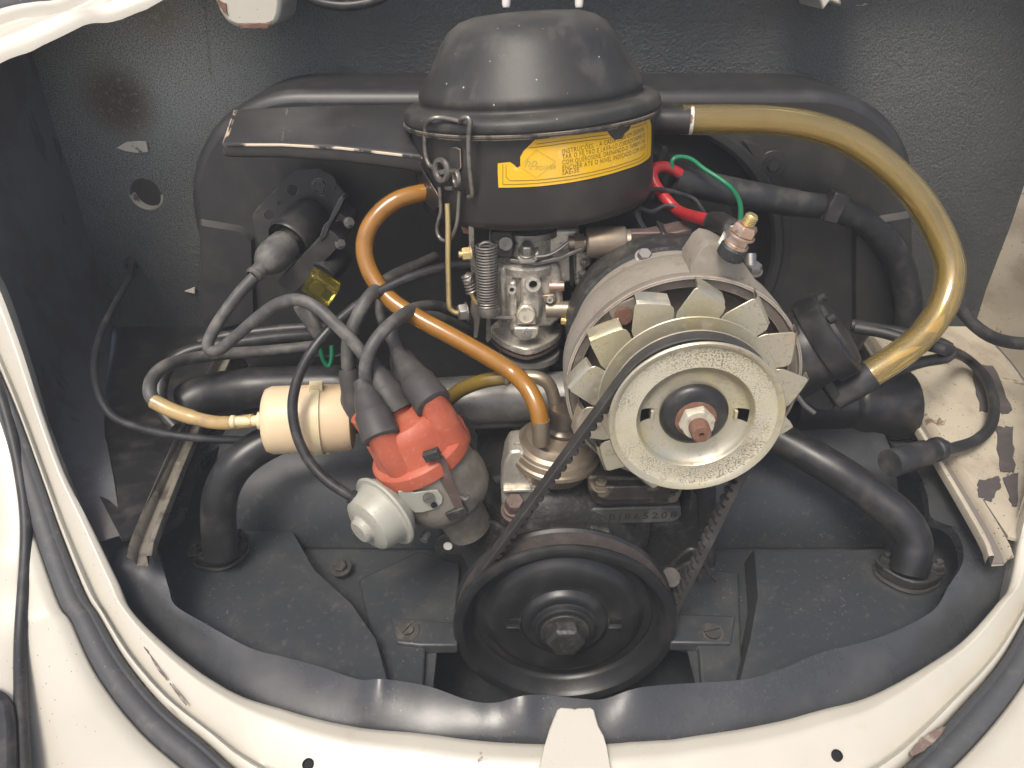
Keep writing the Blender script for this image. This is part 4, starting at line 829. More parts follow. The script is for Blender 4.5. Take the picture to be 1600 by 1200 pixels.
# ================================================================== FUEL PUMP
fp = thing("fuel_pump", "bronze fuel pump with stepped dome on a bare cast foot", "fuel pump", PY(860,740,.49))
fa = AX(868,690,.10,-1,-.62); fo = PY(868,702,.487)
fz = V((.05,-.08,1)).normalized()
mb = MB(); mb.lathe([(0,.0185),(.0215,.0180),(.0250,.0165),(.0268,.0140),(.0280,.0105),(.0300,.0092),(.0312,.0085),(.0322,.0060),(.0332,.0055),(.0345,.0010),(.0362,-.0002),(.0368,-.0030),(.0360,-.0050),(.0335,-.0058),(.030,-.016),(0,-.018)], fo, fz, 64); put("dome", mb, m_pump, fp, angle=25)
ftop = fo+fz*.0185+V((.0045,.006,0))
mb = MB(); mb.lathe([(.0175,-.001),(.0172,.003),(.0150,.0045),(.0140,.006),(.0138,.018),(.0125,.0215),(.0085,.0228),(0,.0230)], ftop, fz, 40); put("top_cup", mb, m_pumpdark, fp, angle=30)
mb = MB(); mb.tube([PY(845,692,.463),PY(845,655,.463)], .0067, 16); put("inlet_nipple", mb, m_pump, fp)
mb = MB(); mb.tube(pth((787,590,.500),(815,589,.498),(840,590,.496),(856,599,.495),(864,616,.494),(868,634,.494)), .0052, 14); mb.lathe([(.0054,0),(.0064,.001),(.0064,.004),(.0054,.005)], PY(787,590,.500), (1,0,0), 18); put("outlet_elbow", mb, m_pump, fp)
ft = [(782,758),(788,722),(796,706),(812,704),(850,722),(905,728),(896,755),(886,760),(872,760),(852,772),(845,800),(832,808),(796,810),(784,796)]
mb = MB(); mb.prism([PY(x,y,.470) for x,y in ft], (0,.03,0)); put("foot", mb, m_alu, fp, bevel=.0022)
mb = MB(); mb.prism([PY(x,y,.466) for x,y in [(786,766),(846,764),(846,768),(786,770)]], (0,.01,0)); mb.prism([PY(x,y,.466) for x,y in [(828,756),(832,756),(832,770),(828,770)]], (0,.01,0)); put("foot_rib", mb, m_alu, fp, bevel=.0005)
c = PY(838,752,.468); mb = MB(); mb.lathe([(.0025,.006),(.0028,.0),(.0040,-.0012),(.0058,-.001),(.0062,.006)], c, (0,1,-.25), 22); put("screw_eye", mb, m_alu, fp)
mb = MB(); mb.cyl(PY(804,800,.466), V((0,-.35,1)), .0115, .004, 24); mb.hexa(PY(804,794,.464), V((0,-.35,1)), .0082, .012, 1.15); put("bolt", mb, m_brown, fp, bevel=.0006)

# ================================================================== DISTRIBUTOR
ds = thing("distributor", "distributor with dusty red cap, leaning left above the crank pulley", "distributor", PY(715,820,.46))
da = V((-.40,-.02,.915)).normalized(); d1 = (V((1,0,0))-da*da.x).normalized(); d2 = da.cross(d1)   # d1 right, d2 away
dO = PY(660,706,.458)
mb = MB(); mb.lathe([(.0,-.004),(.0378,-.005),(.0390,-.0035),(.0396,.002),(.0392,.0065),(.0378,.0082),(.0348,.0096),(.0338,.013),(.0325,.028),(.0305,.034),(.0270,.0375),(.0200,.0385),(0,.0385)], dO, da, 64, ref=d1)
put("cap_skirt", mb, m_red, ds, angle=30, label="red cap skirt with rubbed edge")
def towerpt(px, py, h=.044): return PP(px, py, dO+da*h, da)
TW = [(592,674),(672,624),(614,632),(646,606),(573,652)]
for px, py in TW:
    t = towerpt(px, py); q0 = t-da*.042; print('tower radius', (t-dO-da*(t-dO).dot(da)).length); mid = dO+da*((q0-dO).dot(da)); q0 = q0.lerp(mid, .12)
    ax_ = (t-q0).normalized(); mb = MB(); mb.lathe([(.0140,0),(.0134,.018),(.0124,.030),(.0114,.0335),(.0110,.046),(0,.047)], q0, ax_, 24); put("cap_tower", mb, m_red, ds, angle=25)
mb = MB(); mb.lathe([(.0340,-.004),(.0352,-.006),(.0362,-.020),(.0368,-.034),(.0355,-.044),(.0310,-.052),(.0240,-.056),(.0200,-.060),(.0185,-.085),(0,-.085)], dO, da, 64, ref=d1); put("housing", mb, m_dist, ds, angle=35)
# spring clip strap
cpx = [(672,716,.0395),(676,711,.0405),(684,716,.0400),(690,728,.0395),(698,752,.0395),(708,776,.0390),(716,796,.0385),(722,803,.0375)]
def dcyl(px, py, r):
    rr = ray(px, py).normalized(); o = CAM-dO; a = rr-da*rr.dot(da); b = o-da*o.dot(da); A = a.dot(a); B = 2*a.dot(b); D = max(0, B*B-4*A*(b.dot(b)-r*r)); return CAM+rr*((-B-math.sqrt(D))/(2*A))
pts = smooth_path([dcyl(*c) for c in cpx], 4); lo_, hi_ = [], []
sd = d1*.93-d2*.37
rows = []
for k in (-1,1):
    for dn in ((0,) if k < 0 else (0,)): rows.append([p+sd*(k*.0056) for p in pts])
nrm = -d2*.9+d1*.25
mb = MB(); mb.grid([rows[0], rows[1], [p-nrm*.0016 for p in rows[1]], [p-nrm*.0016 for p in rows[0]], rows[0]]); put("cap_clip", mb, m_brown, ds, angle=30, label="brown spring strap holding the cap")
mb = MB(); mb.box(dcyl(676,712,.040)+da*.001, .012,.006,.007, (d1, d2, da)); put("clip_nose", mb, m_block, ds, bevel=.0008)
mb = MB(); mb.box(dcyl(714,800,.0375), .016,.006,.008, (d1, d2, da)); put("clip_foot", mb, m_block, ds, bevel=.001)
mb = MB(); mb.box(dO+d1*.034+d2*.01+da*(-.004), .010,.018,.022, (d1, d2, da)); put("lead_block", mb, m_rubber, ds, bevel=.001)
# vacuum canister with bracket
va = AX(600,800,-.74,.62,.36); vO = PY(602,798,.432)
mb = MB(); mb.lathe([(0,-.012),(.020,-.011),(.0255,-.006),(.0275,-.0012),(.0300,-.0008),(.0308,.0008),(.0298,.0022),(.0268,.0026),(.0258,.0036),(.0248,.0075),(.0232,.0150),(.0215,.0185),(.0180,.0205),(.0115,.0212),(.0106,.0220),(.0098,.0252),(.0085,.0266),(0,.0272)], vO, va, 64); put("vacuum_canister", mb, m_canister, ds, angle=28, label="pale grey vacuum canister")
vn = PY(566,784,.430)
mb = MB(); mb.tube([PY(570,787,.4315),PY(562,783,.430),PY(548,775,.4305)], .0056, 14); put("hose_end", mb, m_rubber, ds)
bp = [(622,768),(634,766),(648,770),(664,768),(684,766),(692,776),(691,786),(682,795),(660,800),(648,801),(636,792),(628,786)]
mb = MB(); mb.prism([dcyl(x,y,.0382) if x > 645 else PY(x,y,.421+(x-620)*.0001) for x,y in bp], nrm*-.0016); put("canister_bracket", mb, m_canister, ds, bevel=.0004)
slotted(dcyl(669,777,.0385), nrm, .0042, m_steel, ds, .002, .3)
mb = MB(); mb.cyl(dcyl(678,789,.0388), nrm, .0024, .0008, 14); put("painted_bracket_hole", mb, m_hole, ds)  # black disc paints the hole's shade on the uncut bracket
mb = MB(); mb.tube([dcyl(716,776,.0385),PY(728,780,.425),PY(733,775,.425)], .0016, 8); put("clip_spring", mb, m_steel, ds)
mb = MB(); mb.cyl(PY(668,832,.440), V((-.3,-.8,-.2)), .0035, .008, 14); put("small_screw", mb, m_steel, ds)

# ================================================================== PLUG LEADS AND COIL LEAD
def lead(name, tower, pts, label, r=.0048, boot=True, cat="ignition lead", group="ignition leads plugged into the distributor cap"):
    t = towerpt(*tower) if tower else None
    P = [PY(*p) for p in pts]
    o = thing(name, label, cat, t if t else P[0], group)
    path = smooth_path(P, 6); mb = MB(); mb.tube(path, r, 14); put("cable", mb, m_lead, o)
    if boot:
        d = (P[0]-t).normalized(); d = (d*.75+da*.25).normalized(); L = (P[0]-t).length
        mb = MB(); mb.lathe([(0,-.006),(.0126,-.006),(.0138,-.005),(.0138,.001),(.0132,.004),(.0130,L*.40),(.0122,L*.44),(.0112,L*.50),(.0098,L*.74),(.0075,L*.92),(.0060,L*1.05),(.0058,L*1.16),(.0048,L*1.18)], t, d, 28); put("boot", mb, m_rubberboot, o, angle=40)
    return o
m_rubberboot = M("dusty grey rubber boot", (.046,.042,.040), .55, layers=[dict(scale=70, lo=.45, hi=.7, amt=.6, col=(.09,.082,.076), rough=.7)], bump=(250, .0001))
lead("plug_lead", TW[0], [(575,612,.462),(571,590,.463),(572,566,.465),(582,540,.470),(600,516,.480),(626,494,.500),(655,480,.535),(690,480,.565),(740,500,.60)], "front left plug lead rising from the nearest left tower of the red cap")
lead("plug_lead", TW[1], [(634,574,.487),(624,552,.492),(614,528,.497),(615,508,.503),(628,496,.512),(652,493,.530),(690,498,.555),(740,520,.60)], "right plug lead from the red cap curling under the orange hose")
lead("plug_lead", TW[3], [(632,560,.515),(622,545,.520),(610,530,.525),(600,508,.535),(594,484,.550),(602,450,.565),(640,420,.585),(680,400,.61)], "hidden rear plug lead between two thicker leads above the red cap", .004)
lead("coil_lead", TW[2], [(584,574,.480),(566,552,.483),(548,530,.487),(520,503,.493),(494,480,.500),(462,468,.508),(430,477,.515),(398,500,.522),(368,526,.528),(345,545,.531),(330,548,.533),(325,538,.535),(334,515,.540),(352,487,.547),(374,458,.555),(398,432,.563)], "dusty grey lead looping left from ignition coil to the red cap's centre")
o = thing("plug_lead", "left rear plug lead standing behind the beige filter's right end", "ignition lead", PY(545,620,.49), "ignition leads plugged into the distributor cap")
mb = MB(); mb.tube(pth((545,585,.492),(543,560,.494),(545,530,.497),(556,500,.503),(572,470,.512),(588,452,.530),(604,438,.552),(630,424,.580),(680,404,.62)), .0052, 14); put("cable", mb, m_lead, o)
mb = MB(); P0, P1 = PY(556,650,.488), PY(544,575,.492); L = (P1-P0).length; mb.lathe([(0,0),(.0105,0),(.0100,L*.35),(.0082,L*.55),(.0080,L*.9),(.0062,L)], P0, P1-P0, 22); put("boot", mb, m_rubberboot, o)
# right bank
rl = thing("plug_lead", "black plug lead curving over the bare cream ledge on the right", "ignition lead", PZ(1400,720,.40))
mb = MB(); mb.tube(smooth_path([PY(1335,512,.60),PY(1380,520,.59),PY(1430,535,.575),PY(1475,546,.56),PZ(1510,560,.42),PZ(1540,590,.415),PZ(1553,630,.412),PZ(1548,665,.412),PZ(1525,688,.415),PZ(1490,700,.42),PZ(1462,706,.425)],6), .0050, 14); put("cable", mb, m_rubber, rl)
mb = MB(); a, b = PZ(1390,724,.428), PZ(1478,698,.424); L = (b-a).length; mb.lathe([(0,0),(.0115,0),(.0118,.002),(.0112,L*.62),(.0094,L*.66),(.0090,L*.78),(.0105,L*.80),(.0105,L*.88),(.0075,L*.93),(.006,L)], a, b-a, 26); put("boot", mb, m_rubber, rl)
rl = thing("plug_lead", "second black plug lead running straight behind the amber hose", "ignition lead", PY(1335,530,.60))
mb = MB(); mb.tube(smooth_path([PY(1330,508,.61),PY(1380,516,.60),PY(1430,526,.59),PY(1466,536,.585),PY(1484,545,.58)],5), .0056, 12); mb.tube(smooth_path([PY(1484,545,.58),PY(1480,558,.57),PY(1440,566,.57),PY(1400,580,.57),PY(1370,600,.57)],5), .0050, 12); put("cable", mb, m_rubber, rl)

# ================================================================== COIL
co = thing("ignition_coil", "black ignition coil strapped to a holed bracket on the fan shroud", "ignition coil", PY(470,350,.66))
bk = [(394,340),(396,332),(458,267),(464,265),(498,263),(505,266),(540,302),(543,308),(540,318),(532,326),(500,372),(470,400),(420,398),(410,392),(404,382),(400,370)]
bn = V((.10,-.985,.12)).normalized(); b0 = PY(470,330,.640)
bpq = lambda x, y: PP(x, y, b0, bn)
def ell(px, py, r): c = bpq(px, py); e1, e2 = frame(bn); return circ(c, e1, e2, r, 18)
mb = MB(); mb.prism([bpq(x,y) for x,y in bk], -bn*.0022, [ell(457,297,.0042), ell(438,317,.0018), ell(421,336,.0042)]); put("bracket", mb, m_bracket, co, bevel=.0004)
mb = MB(); mb.cyl(bpq(506,287)+bn*.0, bn, .0105, .0014, 26); mb.hexa(bpq(500,289)+bn*.001, bn, .0060, .0055, 1.0); put("bolt", mb, m_bracket, co)
cax = AX(440,390,-.66,.75,.56); cO = PY(452,376,.605)
mb = MB(); mb.lathe([(0,-.040),(.010,-.040),(.0165,-.038),(.0188,-.033),(.0188,-.004),(.0195,-.002),(.0195,.001),(.0188,.002),(.0185,.002),(.0170,-.002),(.0120,-.003),(.0110,.004),(0,.004)], cO, cax, 44); put("barrel", mb, m_dark, co)
mb = MB(); mb.lathe([(.0118,.002),(.0128,.004),(.0140,.012),(.0142,.020),(.0130,.028),(.0098,.034),(.0068,.037),(.0064,.043),(.0072,.044),(.0072,.047),(.0055,.048)], cO, (cax+V((-.12,.0,-.05))).normalized(), 30); put("boot", mb, m_lead, co)
mb = MB(); mb.prism([PY(x,y,.590) for x,y in [(432,441),(508,362),(514,358),(530,372),(534,380),(460,461),(456,461)]], (.006,.030,.004)); put("strap", mb, m_bracket, co, bevel=.0010)
mb = MB(); mb.prism([PY(x,y,.610) for x,y in [(520,336),(527,330),(548,346),(545,356),(534,376),(516,362)]], (0,.03,0)); put("condenser_box", mb, m_bracket, co, bevel=.0010)
mb = MB(); mb.prism([PY(x,y,.588) for x,y in [(498,372),(505,352),(512,346),(528,312),(534,306),(538,312),(530,330),(516,352),(509,370),(502,378)]], (.002,.014,0)); put("strap_lug", mb, m_bracket, co, bevel=.0008)
for x, y in ((531,381),(545,348)):
    mb = MB(); mb.hexa(PY(x,y,.592), V((.6,-.7,.4)), .0036, .005, 1.3); put("strap_screw", mb, m_steel, co)
mb = MB(); mb.cyl(PY(530,398,.615), cax, .0125, .028, 24); put("condenser", mb, m_dark, co)
fu = thing("cable_connector", "yellow tinted clear connector housing under the ignition coil", "connector", PY(500,455,.57))
mb = MB(); fx = V((.80,0,-.60)); fy = V((.0,.95,.3)).normalized(); fz_ = fx.cross(fy)
mb.box(PY(502,448,.575), .026,.012,.022, (fx,fy,fz_)); put("housing", mb, m_fuse, fu, bevel=.0015)
mb = MB(); mb.box(PY(498,446,.576), .011,.006,.014, (fx,fy,fz_)); put("contact", mb, m_steel, fu, bevel=.0008)
mb = MB(); mb.box(PY(508,440,.574), .024,.010,.004, (fx,fy,fz_)); put("cap", mb, m_fuse, fu, bevel=.0010)
mb = MB(); mb.box(PY(484,500,.575), .012,.008,.034, (V((.9,0,.4)).normalized(), V((0,1,0)), V((-.4,0,.9)).normalized())); put("sleeve", mb, m_lead, fu, bevel=.002)
mb = MB(); mb.tube(pth((492,520,.575),(500,545,.575),(506,565,.575),(514,572,.575),(518,560,.577),(518,540,.58)), .0019, 8); put("green_wire", mb, m_green, fu)
mb = MB(); mb.tube(pth((480,545,.58),(500,556,.58),(530,555,.58),(548,540,.58),(560,520,.58)), .0015, 8); put("thin_wire", mb, m_cable, fu)

# ================================================================== FUEL FILTER AND CABLES AT THE LEFT
ff = thing("fuel_filter", "beige plastic fuel filter barrel with pale band, left of the red cap", "fuel filter", PY(483,700,.50))
fA = (PY(552,652,.500)-PY(414,657,.492)).normalized(); fO = PY(414,657,.492); FL = (PY(552,652,.500)-fO).length; FR = .0272
mb = MB(); mb.lathe([(0,0),(FR*.78,.0002),(FR*.93,.0020),(FR,.0065),(FR*1.01,FL*.55),(FR*1.0,FL-.006),(FR*.94,FL-.001),(FR*.8,FL),(0,FL)], fO, fA, 48); put("barrel", mb, m_filter, ff, angle=50)
mb = MB(); mb.lathe([(FR*1.0,FL*.56),(FR*1.085,FL*.565),(FR*1.09,FL*.60),(FR*1.085,FL*.66),(FR*1.0,FL*.665)], fO, fA, 48); e1, e2 = frame(fA, (0,0,1))
for s_ in (1,-1): mb.box(fO+fA*(FL*.62)+e1*(s_*FR*1.1), .010,.008,.006, (fA, e2, e1))
put("band", mb, m_filterband, ff, angle=30)
mb = MB(); mb.lathe([(.0072,0),(.0072,-.0052),(.0050,-.0055),(.0044,-.0060),(.0040,-.022),(.0052,-.0235),(.0052,-.026),(.0034,-.027),(0,-.027)], fO, fA, 22); put("nipple", mb, m_filterband, ff)
mb = MB(); mb.cyl(fO+fA*FL, fA, .0065, .022, 20); put("nipple", mb, m_filterband, ff)
mb = MB(); mb.tube(pth((396,657,.492),(370,660,.492),(335,660,.495),(300,652,.50),(268,641,.505),(240,627,.51)), [.0056]*18+[.0062]*13, 16, inner=.7)
single("fuel_line", mb, m_amberline, "yellowed clear fuel line running left from the beige filter", "hose")
mb = MB(); mb.tube(pth((242,629,.51),(234,612,.515),(238,592,.53),(258,572,.55),(300,560,.58),(350,553,.60),(420,548,.62),(500,540,.63)), .0055, 12)
single("fuel_line", mb, m_lead, "brownish black rubber line joined to the yellowed clear line at far left", "hose")
mb = MB(); mb.tube(pth((207,410,.79),(200,438,.76),(180,475,.70),(160,515,.65),(149,555,.61),(148,590,.58),(158,625,.555),(178,652,.54),(215,668,.53),(265,679,.52),(330,686,.515),(400,688,.51)), .0035, 12); mb.lathe([(0,0),(.008,.001),(.0065,.006),(.0035,.010)], PY(206,412,.7985), (0,-1,0), 18)
single("body_cable", mb, m_rubber, "long thin black cable from a firewall grommet looping down the dark left side", "cable")
mb = MB(); mb.tube(pth((500,522,.64),(430,528,.63),(370,536,.62),(310,545,.61),(275,560,.60),(256,585,.585),(250,615,.57),(256,645,.56),(275,668,.55)), .0062, 12)
single("harness", mb, m_cable, "black harness loop behind the yellowed clear fuel line", "cable")
mb = MB(); mb.tube(pth((520,510,.645),(450,514,.64),(400,519,.635),(350,526,.63),(310,536,.62)), .0050, 12)
single("harness", mb, m_cable, "straight black harness strand above the looped one at left", "cable")
mb = MB(); mb.tube(pth((1496,478,.70),(1512,498,.68),(1535,518,.66),(1562,531,.64),(1600,537,.62),(1650,536,.60)), .0062, 12); mb.cyl(PY(1497,474,.71), V((0,-.6,.3)), .010, .014, 16)
single("body_cable", mb, m_rubber, "black cable leaving the frame over the cream panel at the right", "cable")

# ================================================================== OIL FILLER
of = thing("oil_filler", "black capped oil filler neck right of the alternator", "oil filler", PY(1260,620,.53))
oa = AX(1290,530,.86,-.52,.10); oO = PY(1247,552,.540)
mb = MB(); mb.lathe([(0,-.045),(.034,-.045),(.034,.0),(.0335,.016),(.0330,.017)], oO, oa, 56); put("neck", mb, m_dark, of, angle=30)
mb = MB(); mb.lathe([(.0330,.0165),(.0365,.0170),(.0370,.0185),(.0370,.0335),(.0355,.0350),(.031,.0352),(.0295,.0380),(.020,.0400),(0,.0405)], oO, oa, 56); put("cap", mb, m_dark, of, angle=30)
e1, e2 = frame(oa, (0,0,1))
for k in (-.4,.7): mb = MB(); mb.cyl(oO+oa*.036+e1*(.030*math.cos(k))+e2*(.030*math.sin(k)), oa, .0042, .006, 14); put("cap_lug", mb, m_dark, of)
mb = MB(); mb.prism([PY(x,y,.520) for x,y in [(1236,520),(1246,512),(1300,592),(1322,632),(1316,642),(1306,634),(1270,580)]], (0,.05,0)); put("flange", mb, m_dark, of, bevel=.002)
mb = MB(); mb.prism([PY(x,y,.528) for x,y in [(1220,540),(1250,540),(1312,634),(1300,646),(1275,646),(1250,630),(1225,590)]], (0,.04,0)); put("base", mb, m_dark, of, bevel=.004)
mb = MB(); mb.tube([PY(1302,618,.532),PY(1330,603,.530),PY(1362,584,.530)], .0128, 22); put("spout", mb, m_rubber, of)
mb = MB(); mb.tube(pth((1244,616,.50),(1256,632,.50),(1272,645,.50)), .0020, 8); put("clip_wire", mb, m_steel, of)

# ================================================================== ALTERNATOR WIRING
wh = thing("wiring_sleeve", "thick black wiring sleeve crossing the fan shroud to the lower right", "cable", PY(1200,310,.64))
mb = MB(); mb.tube(pth((1052,280,.62),(1110,292,.625),(1180,306,.63),(1240,317,.64),(1290,324,.65),(1340,340,.655),(1375,368,.655),(1400,402,.655),(1414,440,.65),(1420,480,.645),(1418,540,.64), k=7), [.0118]*22+[.0110]*20+[.0125]*30, 18); put("sleeve", mb, m_rubber, wh)
mb = MB(); mb.box(PY(1302,322,.640), .014,.016,.026, (V((.97,0,-.24)).normalized(), V((0,1,0)), V((.24,0,.97)).normalized())); put("tape_band", mb, m_cable, wh, bevel=.0012)
mb = MB(); mb.tube(pth((1062,272,.615),(1044,262,.612),(1026,262,.608),(1019,274,.603),(1026,292,.596),(1042,313,.585),(1060,330,.572),(1085,339,.53),(1118,346,.495), k=7), .0046, 14)
rw = thing("battery_wire", "red wire bending down to the alternator terminal", "wire", PY(1060,310,.58))
put("cable", mb, m_redwire, rw); mb = MB(); mb.tube([PY(1113,345,.499),PY(1125,347,.487),PY(1142,356,.468),PY(1150,362,.458)], [.0064,.0070,.0066,.0058], 14); put("sleeve", mb, m_cable, rw)
mb = MB(); mb.lathe([(.0030,-.001),(.0075,-.001),(.0075,.001),(.0030,.001)], PY(1148,362,.452), ta, 18); put("ring_terminal", mb, m_steel, rw)
mb = MB(); mb.tube(pth((1056,274,.612),(1050,262,.610),(1051,250,.610),(1062,245,.612),(1080,249,.612),(1100,264,.608),(1125,280,.600),(1145,297,.585),(1156,318,.54),(1157,342,.495),(1153,356,.462), k=7), .0019, 10)
single("field_wire", mb, m_green, "thin green wire arching beside the red one", "wire")
mb = MB(); mb.tube(pth((1010,362,.56),(998,340,.565),(998,318,.57),(1010,300,.578),(1030,296,.585),(1060,302,.59),(1085,312,.59),(1098,330,.58),(1104,342,.57)), .0019, 8); mb.tube(pth((1006,358,.56),(994,335,.565),(1000,326,.567),(1018,331,.57),(1040,322,.575),(1060,326,.572),(1074,340,.563),(1092,345,.556)), .0019, 8)
single("loop_wire", mb, m_cable, "pair of thin black wires looping behind the air cleaner bowl", "wire")

# ================================================================== CARBURETOR
cbx = thing("carburetor", "dirty grey cast carburetor standing under the air cleaner", "carburetor", PY(827,545,.56))
Q = lambda x, y, Y=.535: PY(x, y, Y)
def pz(name, pts, Y, dpt, mat=m_alu, bevel=.0012, holes=(), parent=cbx, **k):
    mb = MB(); mb.prism([PY(x,y,Y) for x,y in pts], (0,dpt,0), holes); return put(name, mb, mat, parent, bevel=bevel, **k)
# throttle flange: rounded lozenge plate over the manifold stem
fcen = PY(822,524,.565); mb = MB(); pts = []
for i in range(40):
    t = 2*math.pi*i/40; cs, sn = math.cos(t), math.sin(t); pts.append(fcen+V((math.copysign(.0310*abs(cs)**1.35, cs), math.copysign(.0370*abs(sn)**1.35, sn), 0)))
mb.prism(pts, (0,0,.007)); put("throttle_flange", mb, m_alu, cbx, bevel=.0014)
mb = MB(); mb.prism([p-V((0,0,.0035)) for p in pts], (0,0,.002)); put("flange_gasket", mb, m_brown, cbx)
mb = MB(); mb.lathe([(.0225,.006),(.0215,.012),(.0200,.024),(.0205,.040),(.0215,.055),(.0210,.062),(.0270,.064),(.0280,.070),(.0270,.072),(.0225,.074),(.0220,.098),(0,.098)], fcen, (0,0,1), 40); put("barrel", mb, m_alu, cbx, angle=35)
mb = MB(); mb.lathe([(.0225,0),(.0262,.001),(.0262,.006),(.0240,.007)], fcen+V((0,0,.0915)), (0,0,1), 40); put("neck_band", mb, m_steel, cbx)
# float bowl block at the back, cover joint and front bosses
pz("float_bowl", [(786,418),(800,410),(868,412),(876,420),(880,470),(876,500),(860,512),(796,512),(786,500)], .545, .045, bevel=.004)
pz("top_cover", [(764,360),(906,358),(904,398),(870,408),(832,412),(800,412),(764,400)], .552, .040, m_alu, .003)
pz("cover_joint", [(796,404),(836,410),(872,402),(910,386),(912,391),(876,408),(838,416),(796,410)], .540, .04, m_steel, .0008)
# front spine with ribs
pz("front_rib", [(795,442),(806,440),(809,515),(796,518)], .537, .02, bevel=.0018)
pz("front_rib", [(814,420),(840,418),(848,470),(846,500),(812,500)], .538, .02, bevel=.003)
pz("front_rib", [(776,420),(792,414),(794,505),(780,500)], .543, .02, bevel=.003)
def ring(px, py, Y, ro, ri, dirv=(0,-1,.15), deep=.005, mat=m_alu, nm="port"):
    c = PY(px,py,Y); mb = MB(); mb.lathe([(ri,-deep),(ri,.0018),(ri*1.08,.0024),(ro*.94,.0024),(ro,.0014),(ro*1.02,-.008)], c, dirv, 26); o = put(nm, mb, mat, cbx)
    mb = MB(); mb.cyl(c-V(dirv).normalized()*(deep-.0004), dirv, ri*1.02, .0004, 18, c=.0001); mb.lathe([(0,-deep*.4),(ri*1.01,-deep*.4)], c, dirv, 18); put("port_floor", mb, m_hole, cbx)
ring(833,444,.534, .0062, .0032, deep=.006); ring(800,452,.534, .0036, .0017)
# round plug in its arched boss
arch = [(806,508),(808,490),(811,482),(817,478),(824,477),(831,479),(836,485),(838,493),(839,508)]
pz("plug_boss", arch, .532, .012, bevel=.0015)
mb = MB(); mb.lathe([(.0072,-.001),(.0070,.0012),(.0062,.0016),(.0058,.0008),(0,.0008)], PY(822,492,.532), (0,-1,.1), 28); put("round_plug", mb, m_nut, cbx)
pz("front_ear", [(802,512),(842,512),(843,522),(838,530),(826,532),(812,531),(804,526)], .530, .010, bevel=.0016)
mb = MB(); mb.lathe([(.0042,-.001),(.0040,.0010),(.0018,.0012),(.0014,.0004),(0,.0004)], PY(822,520,.530), (0,-1,.3), 20); put("ear_screw", mb, m_steel, cbx)
# side outlet tube
ta_ = V((1,-.05,.02)).normalized(); mb = MB(); mb.lathe([(.0070,0),(.0068,.014),(.0068,.026),(.0078,.027),(.0078,.029),(.0060,.030),(.0052,.030),(.0052,.010)], PY(853,483,.545), ta_, 26); put("side_tube", mb, m_pump, cbx)
pz("side_flange", [(844,462),(866,460),(870,466),(868,473),(850,474)], .540, .006, m_pump, .001); ring(859,468,.5395,.0028,.0012,nm="lug_eye")
pz("outlet_plate", [(895,466),(900,467),(901,510),(896,512),(893,505)], .540, .014, m_pump, .0006)
mb = MB(); mb.tube([PY(882,502,.540),PY(892,504,.538),PY(910,504,.538)], .0020, 8); mb.hexa(PY(884,502,.538), V((-1,0,0)), .0030, .004, 1.2); put("lever_screw", mb, m_brass, cbx)
mb = MB(); mb.cyl(PY(858,447,.545), ta_, .0040, .012, 18); put("copper_jet", mb, m_copper, cbx)
# vacuum capsule / choke body on the right
pz("choke_body", [(866,392),(906,388),(908,440),(872,444),(866,430)], .552, .03, m_alu, .003)
pz("choke_plate", [(890,392),(896,391),(897,446),(891,447)], .545, .04, m_hole, .0005)
pz("choke_cover", [(897,392),(916,394),(924,404),(924,416),(914,420),(912,438),(898,446)], .550, .03, m_alu, .003)
for x, y in ((909,427),(904,440),(912,410)):
    mb = MB(); mb.hexa(PY(x,y,.548), V((.5,-.8,.1)), .0028, .004, 1.3); put("cover_screw", mb, m_steel, cbx)
# idle cut-off solenoid
sa = V((1,-.02,.03)).normalized(); s0 = PY(916,379,.548)
mb = MB(); mb.lathe([(0,0),(.0105,0),(.0118,.0012),(.0120,.0040),(.0120,.0285),(.0112,.0300),(.0096,.0305),(.0096,.0335),(.0055,.034),(0,.034)], s0, sa, 36); put("solenoid", mb, m_pump, cbx, label="brass brown solenoid cylinder")
mb = MB(); mb.cyl(s0-sa*.014, sa, .0055, .014, 20); mb.lathe([(.0075,-.009),(.0075,-.002)], s0, sa, 6); put("solenoid_stem", mb, m_pump, cbx)
mb = MB(); mb.box(s0+sa*.050+V((0,0,.003)), .034,.010,.012, (sa, V((0,1,0)), V((-.03,0,1)))); put("solenoid_plug", mb, m_brown, cbx, bevel=.0012)
# hex bolt and ear on the cover
pz("bolt_ear", [(807,402),(818,398),(834,398),(842,392),(843,404),(836,412),(812,414)], .532, .012, bevel=.0016)
mb = MB(); mb.hexa(PY(823,397,.534), V((0,-.25,1)), .0056, .0085, 1.2); put("cover_bolt", mb, m_steel, cbx, bevel=.0004)
mb = MB(); mb.tube(pth((838,401,.532),(858,398,.532),(876,388,.534),(888,378,.536)), .0013, 8); put("edge_wire", mb, m_steel, cbx)
# screw block left of the cover
pz("linkage_plate", [(766,366),(776,360),(800,362),(806,382),(800,404),(776,404),(766,392)], .538, .012, m_stand, .002)
slotted(PY(790,380,.537), (0,-1,.1), .0052, m_steel, cbx, .002, 1.1)
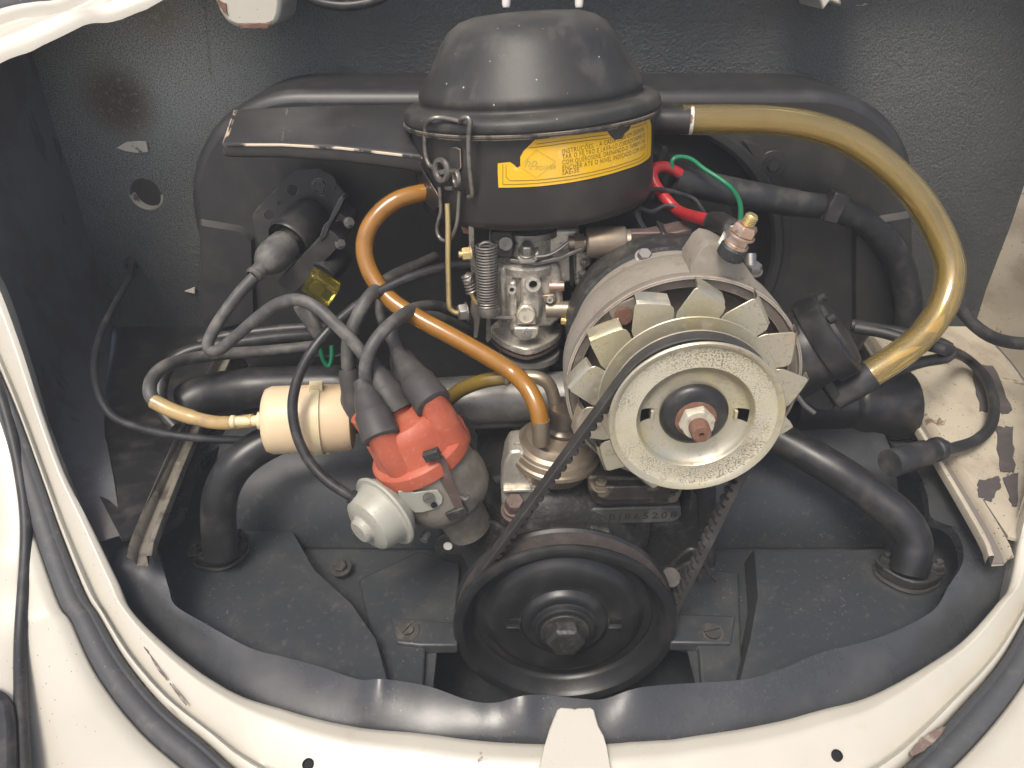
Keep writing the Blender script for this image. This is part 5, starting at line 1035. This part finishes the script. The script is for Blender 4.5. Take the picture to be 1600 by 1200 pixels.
# springs
mb = MB(); mb.helix(PY(762,478,.528), (0,0,1), .0080, .050, 22, .00078, 7); put("return_spring", mb, m_clip, cbx)
mb = MB(); mb.lathe([(.0045,-.004),(.0085,-.0035),(.0092,.001),(.0086,.004),(.0070,.0045),(.0070,.0)], PY(763,484,.528), (0,0,1), 26); put("spring_cup", mb, m_steel, cbx)
mb = MB(); mb.tube(pth((752,394,.528),(750,384,.528),(757,379,.528),(766,380,.529),(772,390,.530)), .0012, 8); put("spring_hook", mb, m_steel, cbx)
mb = MB(); mb.helix(PY(738,458,.530), V((-.25,0,1)), .0040, .016, 6, .0009, 6); mb.cyl(PY(729,436,.532), (1,-.4,0), .0058, .006, 20); put("idle_spring", mb, m_clip, cbx)
mb = MB(); mb.tube([PY(726,434,.531),PY(738,462,.530),PY(744,474,.530)], .0019, 8); put("idle_screw", mb, m_brass, cbx)
# throttle lever plates and nuts
pz("lever_plate", [(732,345),(740,345),(742,405),(748,440),(744,446),(738,442),(733,400)], .533, .002, m_clip, .0004)
pz("lever_plate", [(736,470),(748,466),(752,480),(750,500),(746,528),(740,528),(740,500),(734,488)], .532, .002, m_clip, .0004)
pz("lever_plate", [(760,490),(766,490),(767,530),(762,536),(759,530)], .531, .002, m_clip, .0004)
mb = MB(); mb.hexa(PY(736,396,.530), V((-1,-.25,0)), .0052, .007, 1.15); mb.cyl(PY(736,396,.530), V((-1,-.25,0)), .0026, .0095, 12); put("lever_nut", mb, m_brass, cbx, bevel=.0004)
mb = MB(); mb.hexa(PY(730,487,.530), V((-1,-.3,0)), .0072, .0075, 1.1); put("lever_nut", mb, m_steel, cbx, bevel=.0005)
mb = MB(); mb.tube([PY(752,494,.530),PY(800,497,.535)], .0018, 8); put("throttle_shaft", mb, m_steel, cbx)
mb = MB(); mb.tube(smooth_path([PY(699,318,.535),PY(700,350,.533),PY(700,400,.531),PY(701,450,.530),PY(702,478,.529),PY(706,485,.529),PY(713,489,.529),PY(724,492,.530)],5), .0021, 10); put("pump_rod", mb, m_brass, cbx, label="thin brass coloured rod")
pz("rod_lug", [(718,350),(728,346),(738,352),(736,366),(724,366)], .540, .008, m_rust, .001)
mb = MB(); mb.tube([PY(742,413,.558),PY(770,411,.560)], .0030, 10); put("vacuum_nipple", mb, m_steel, cbx)

# ================================================================== ADDED MIST VOLUME STANDING IN FOR LENS GLARE
hm = bpy.data.materials.new("pale haze"); hm.use_nodes = True; t_ = hm.node_tree
t_.nodes.remove(t_.nodes["Principled BSDF"]); pv = t_.nodes.new("ShaderNodeVolumePrincipled")
pv.inputs["Color"].default_value = (.90,.95,1,1); pv.inputs["Density"].default_value = .045; pv.inputs["Anisotropy"].default_value = .0
t_.links.new(pv.outputs[0], t_.nodes["Material Output"].inputs["Volume"])
mb = MB(); mb.box(V((0,0,.075)), 68,68,2.15); hz = put("lens_veil", mb, hm); hz["kind"] = "stuff"
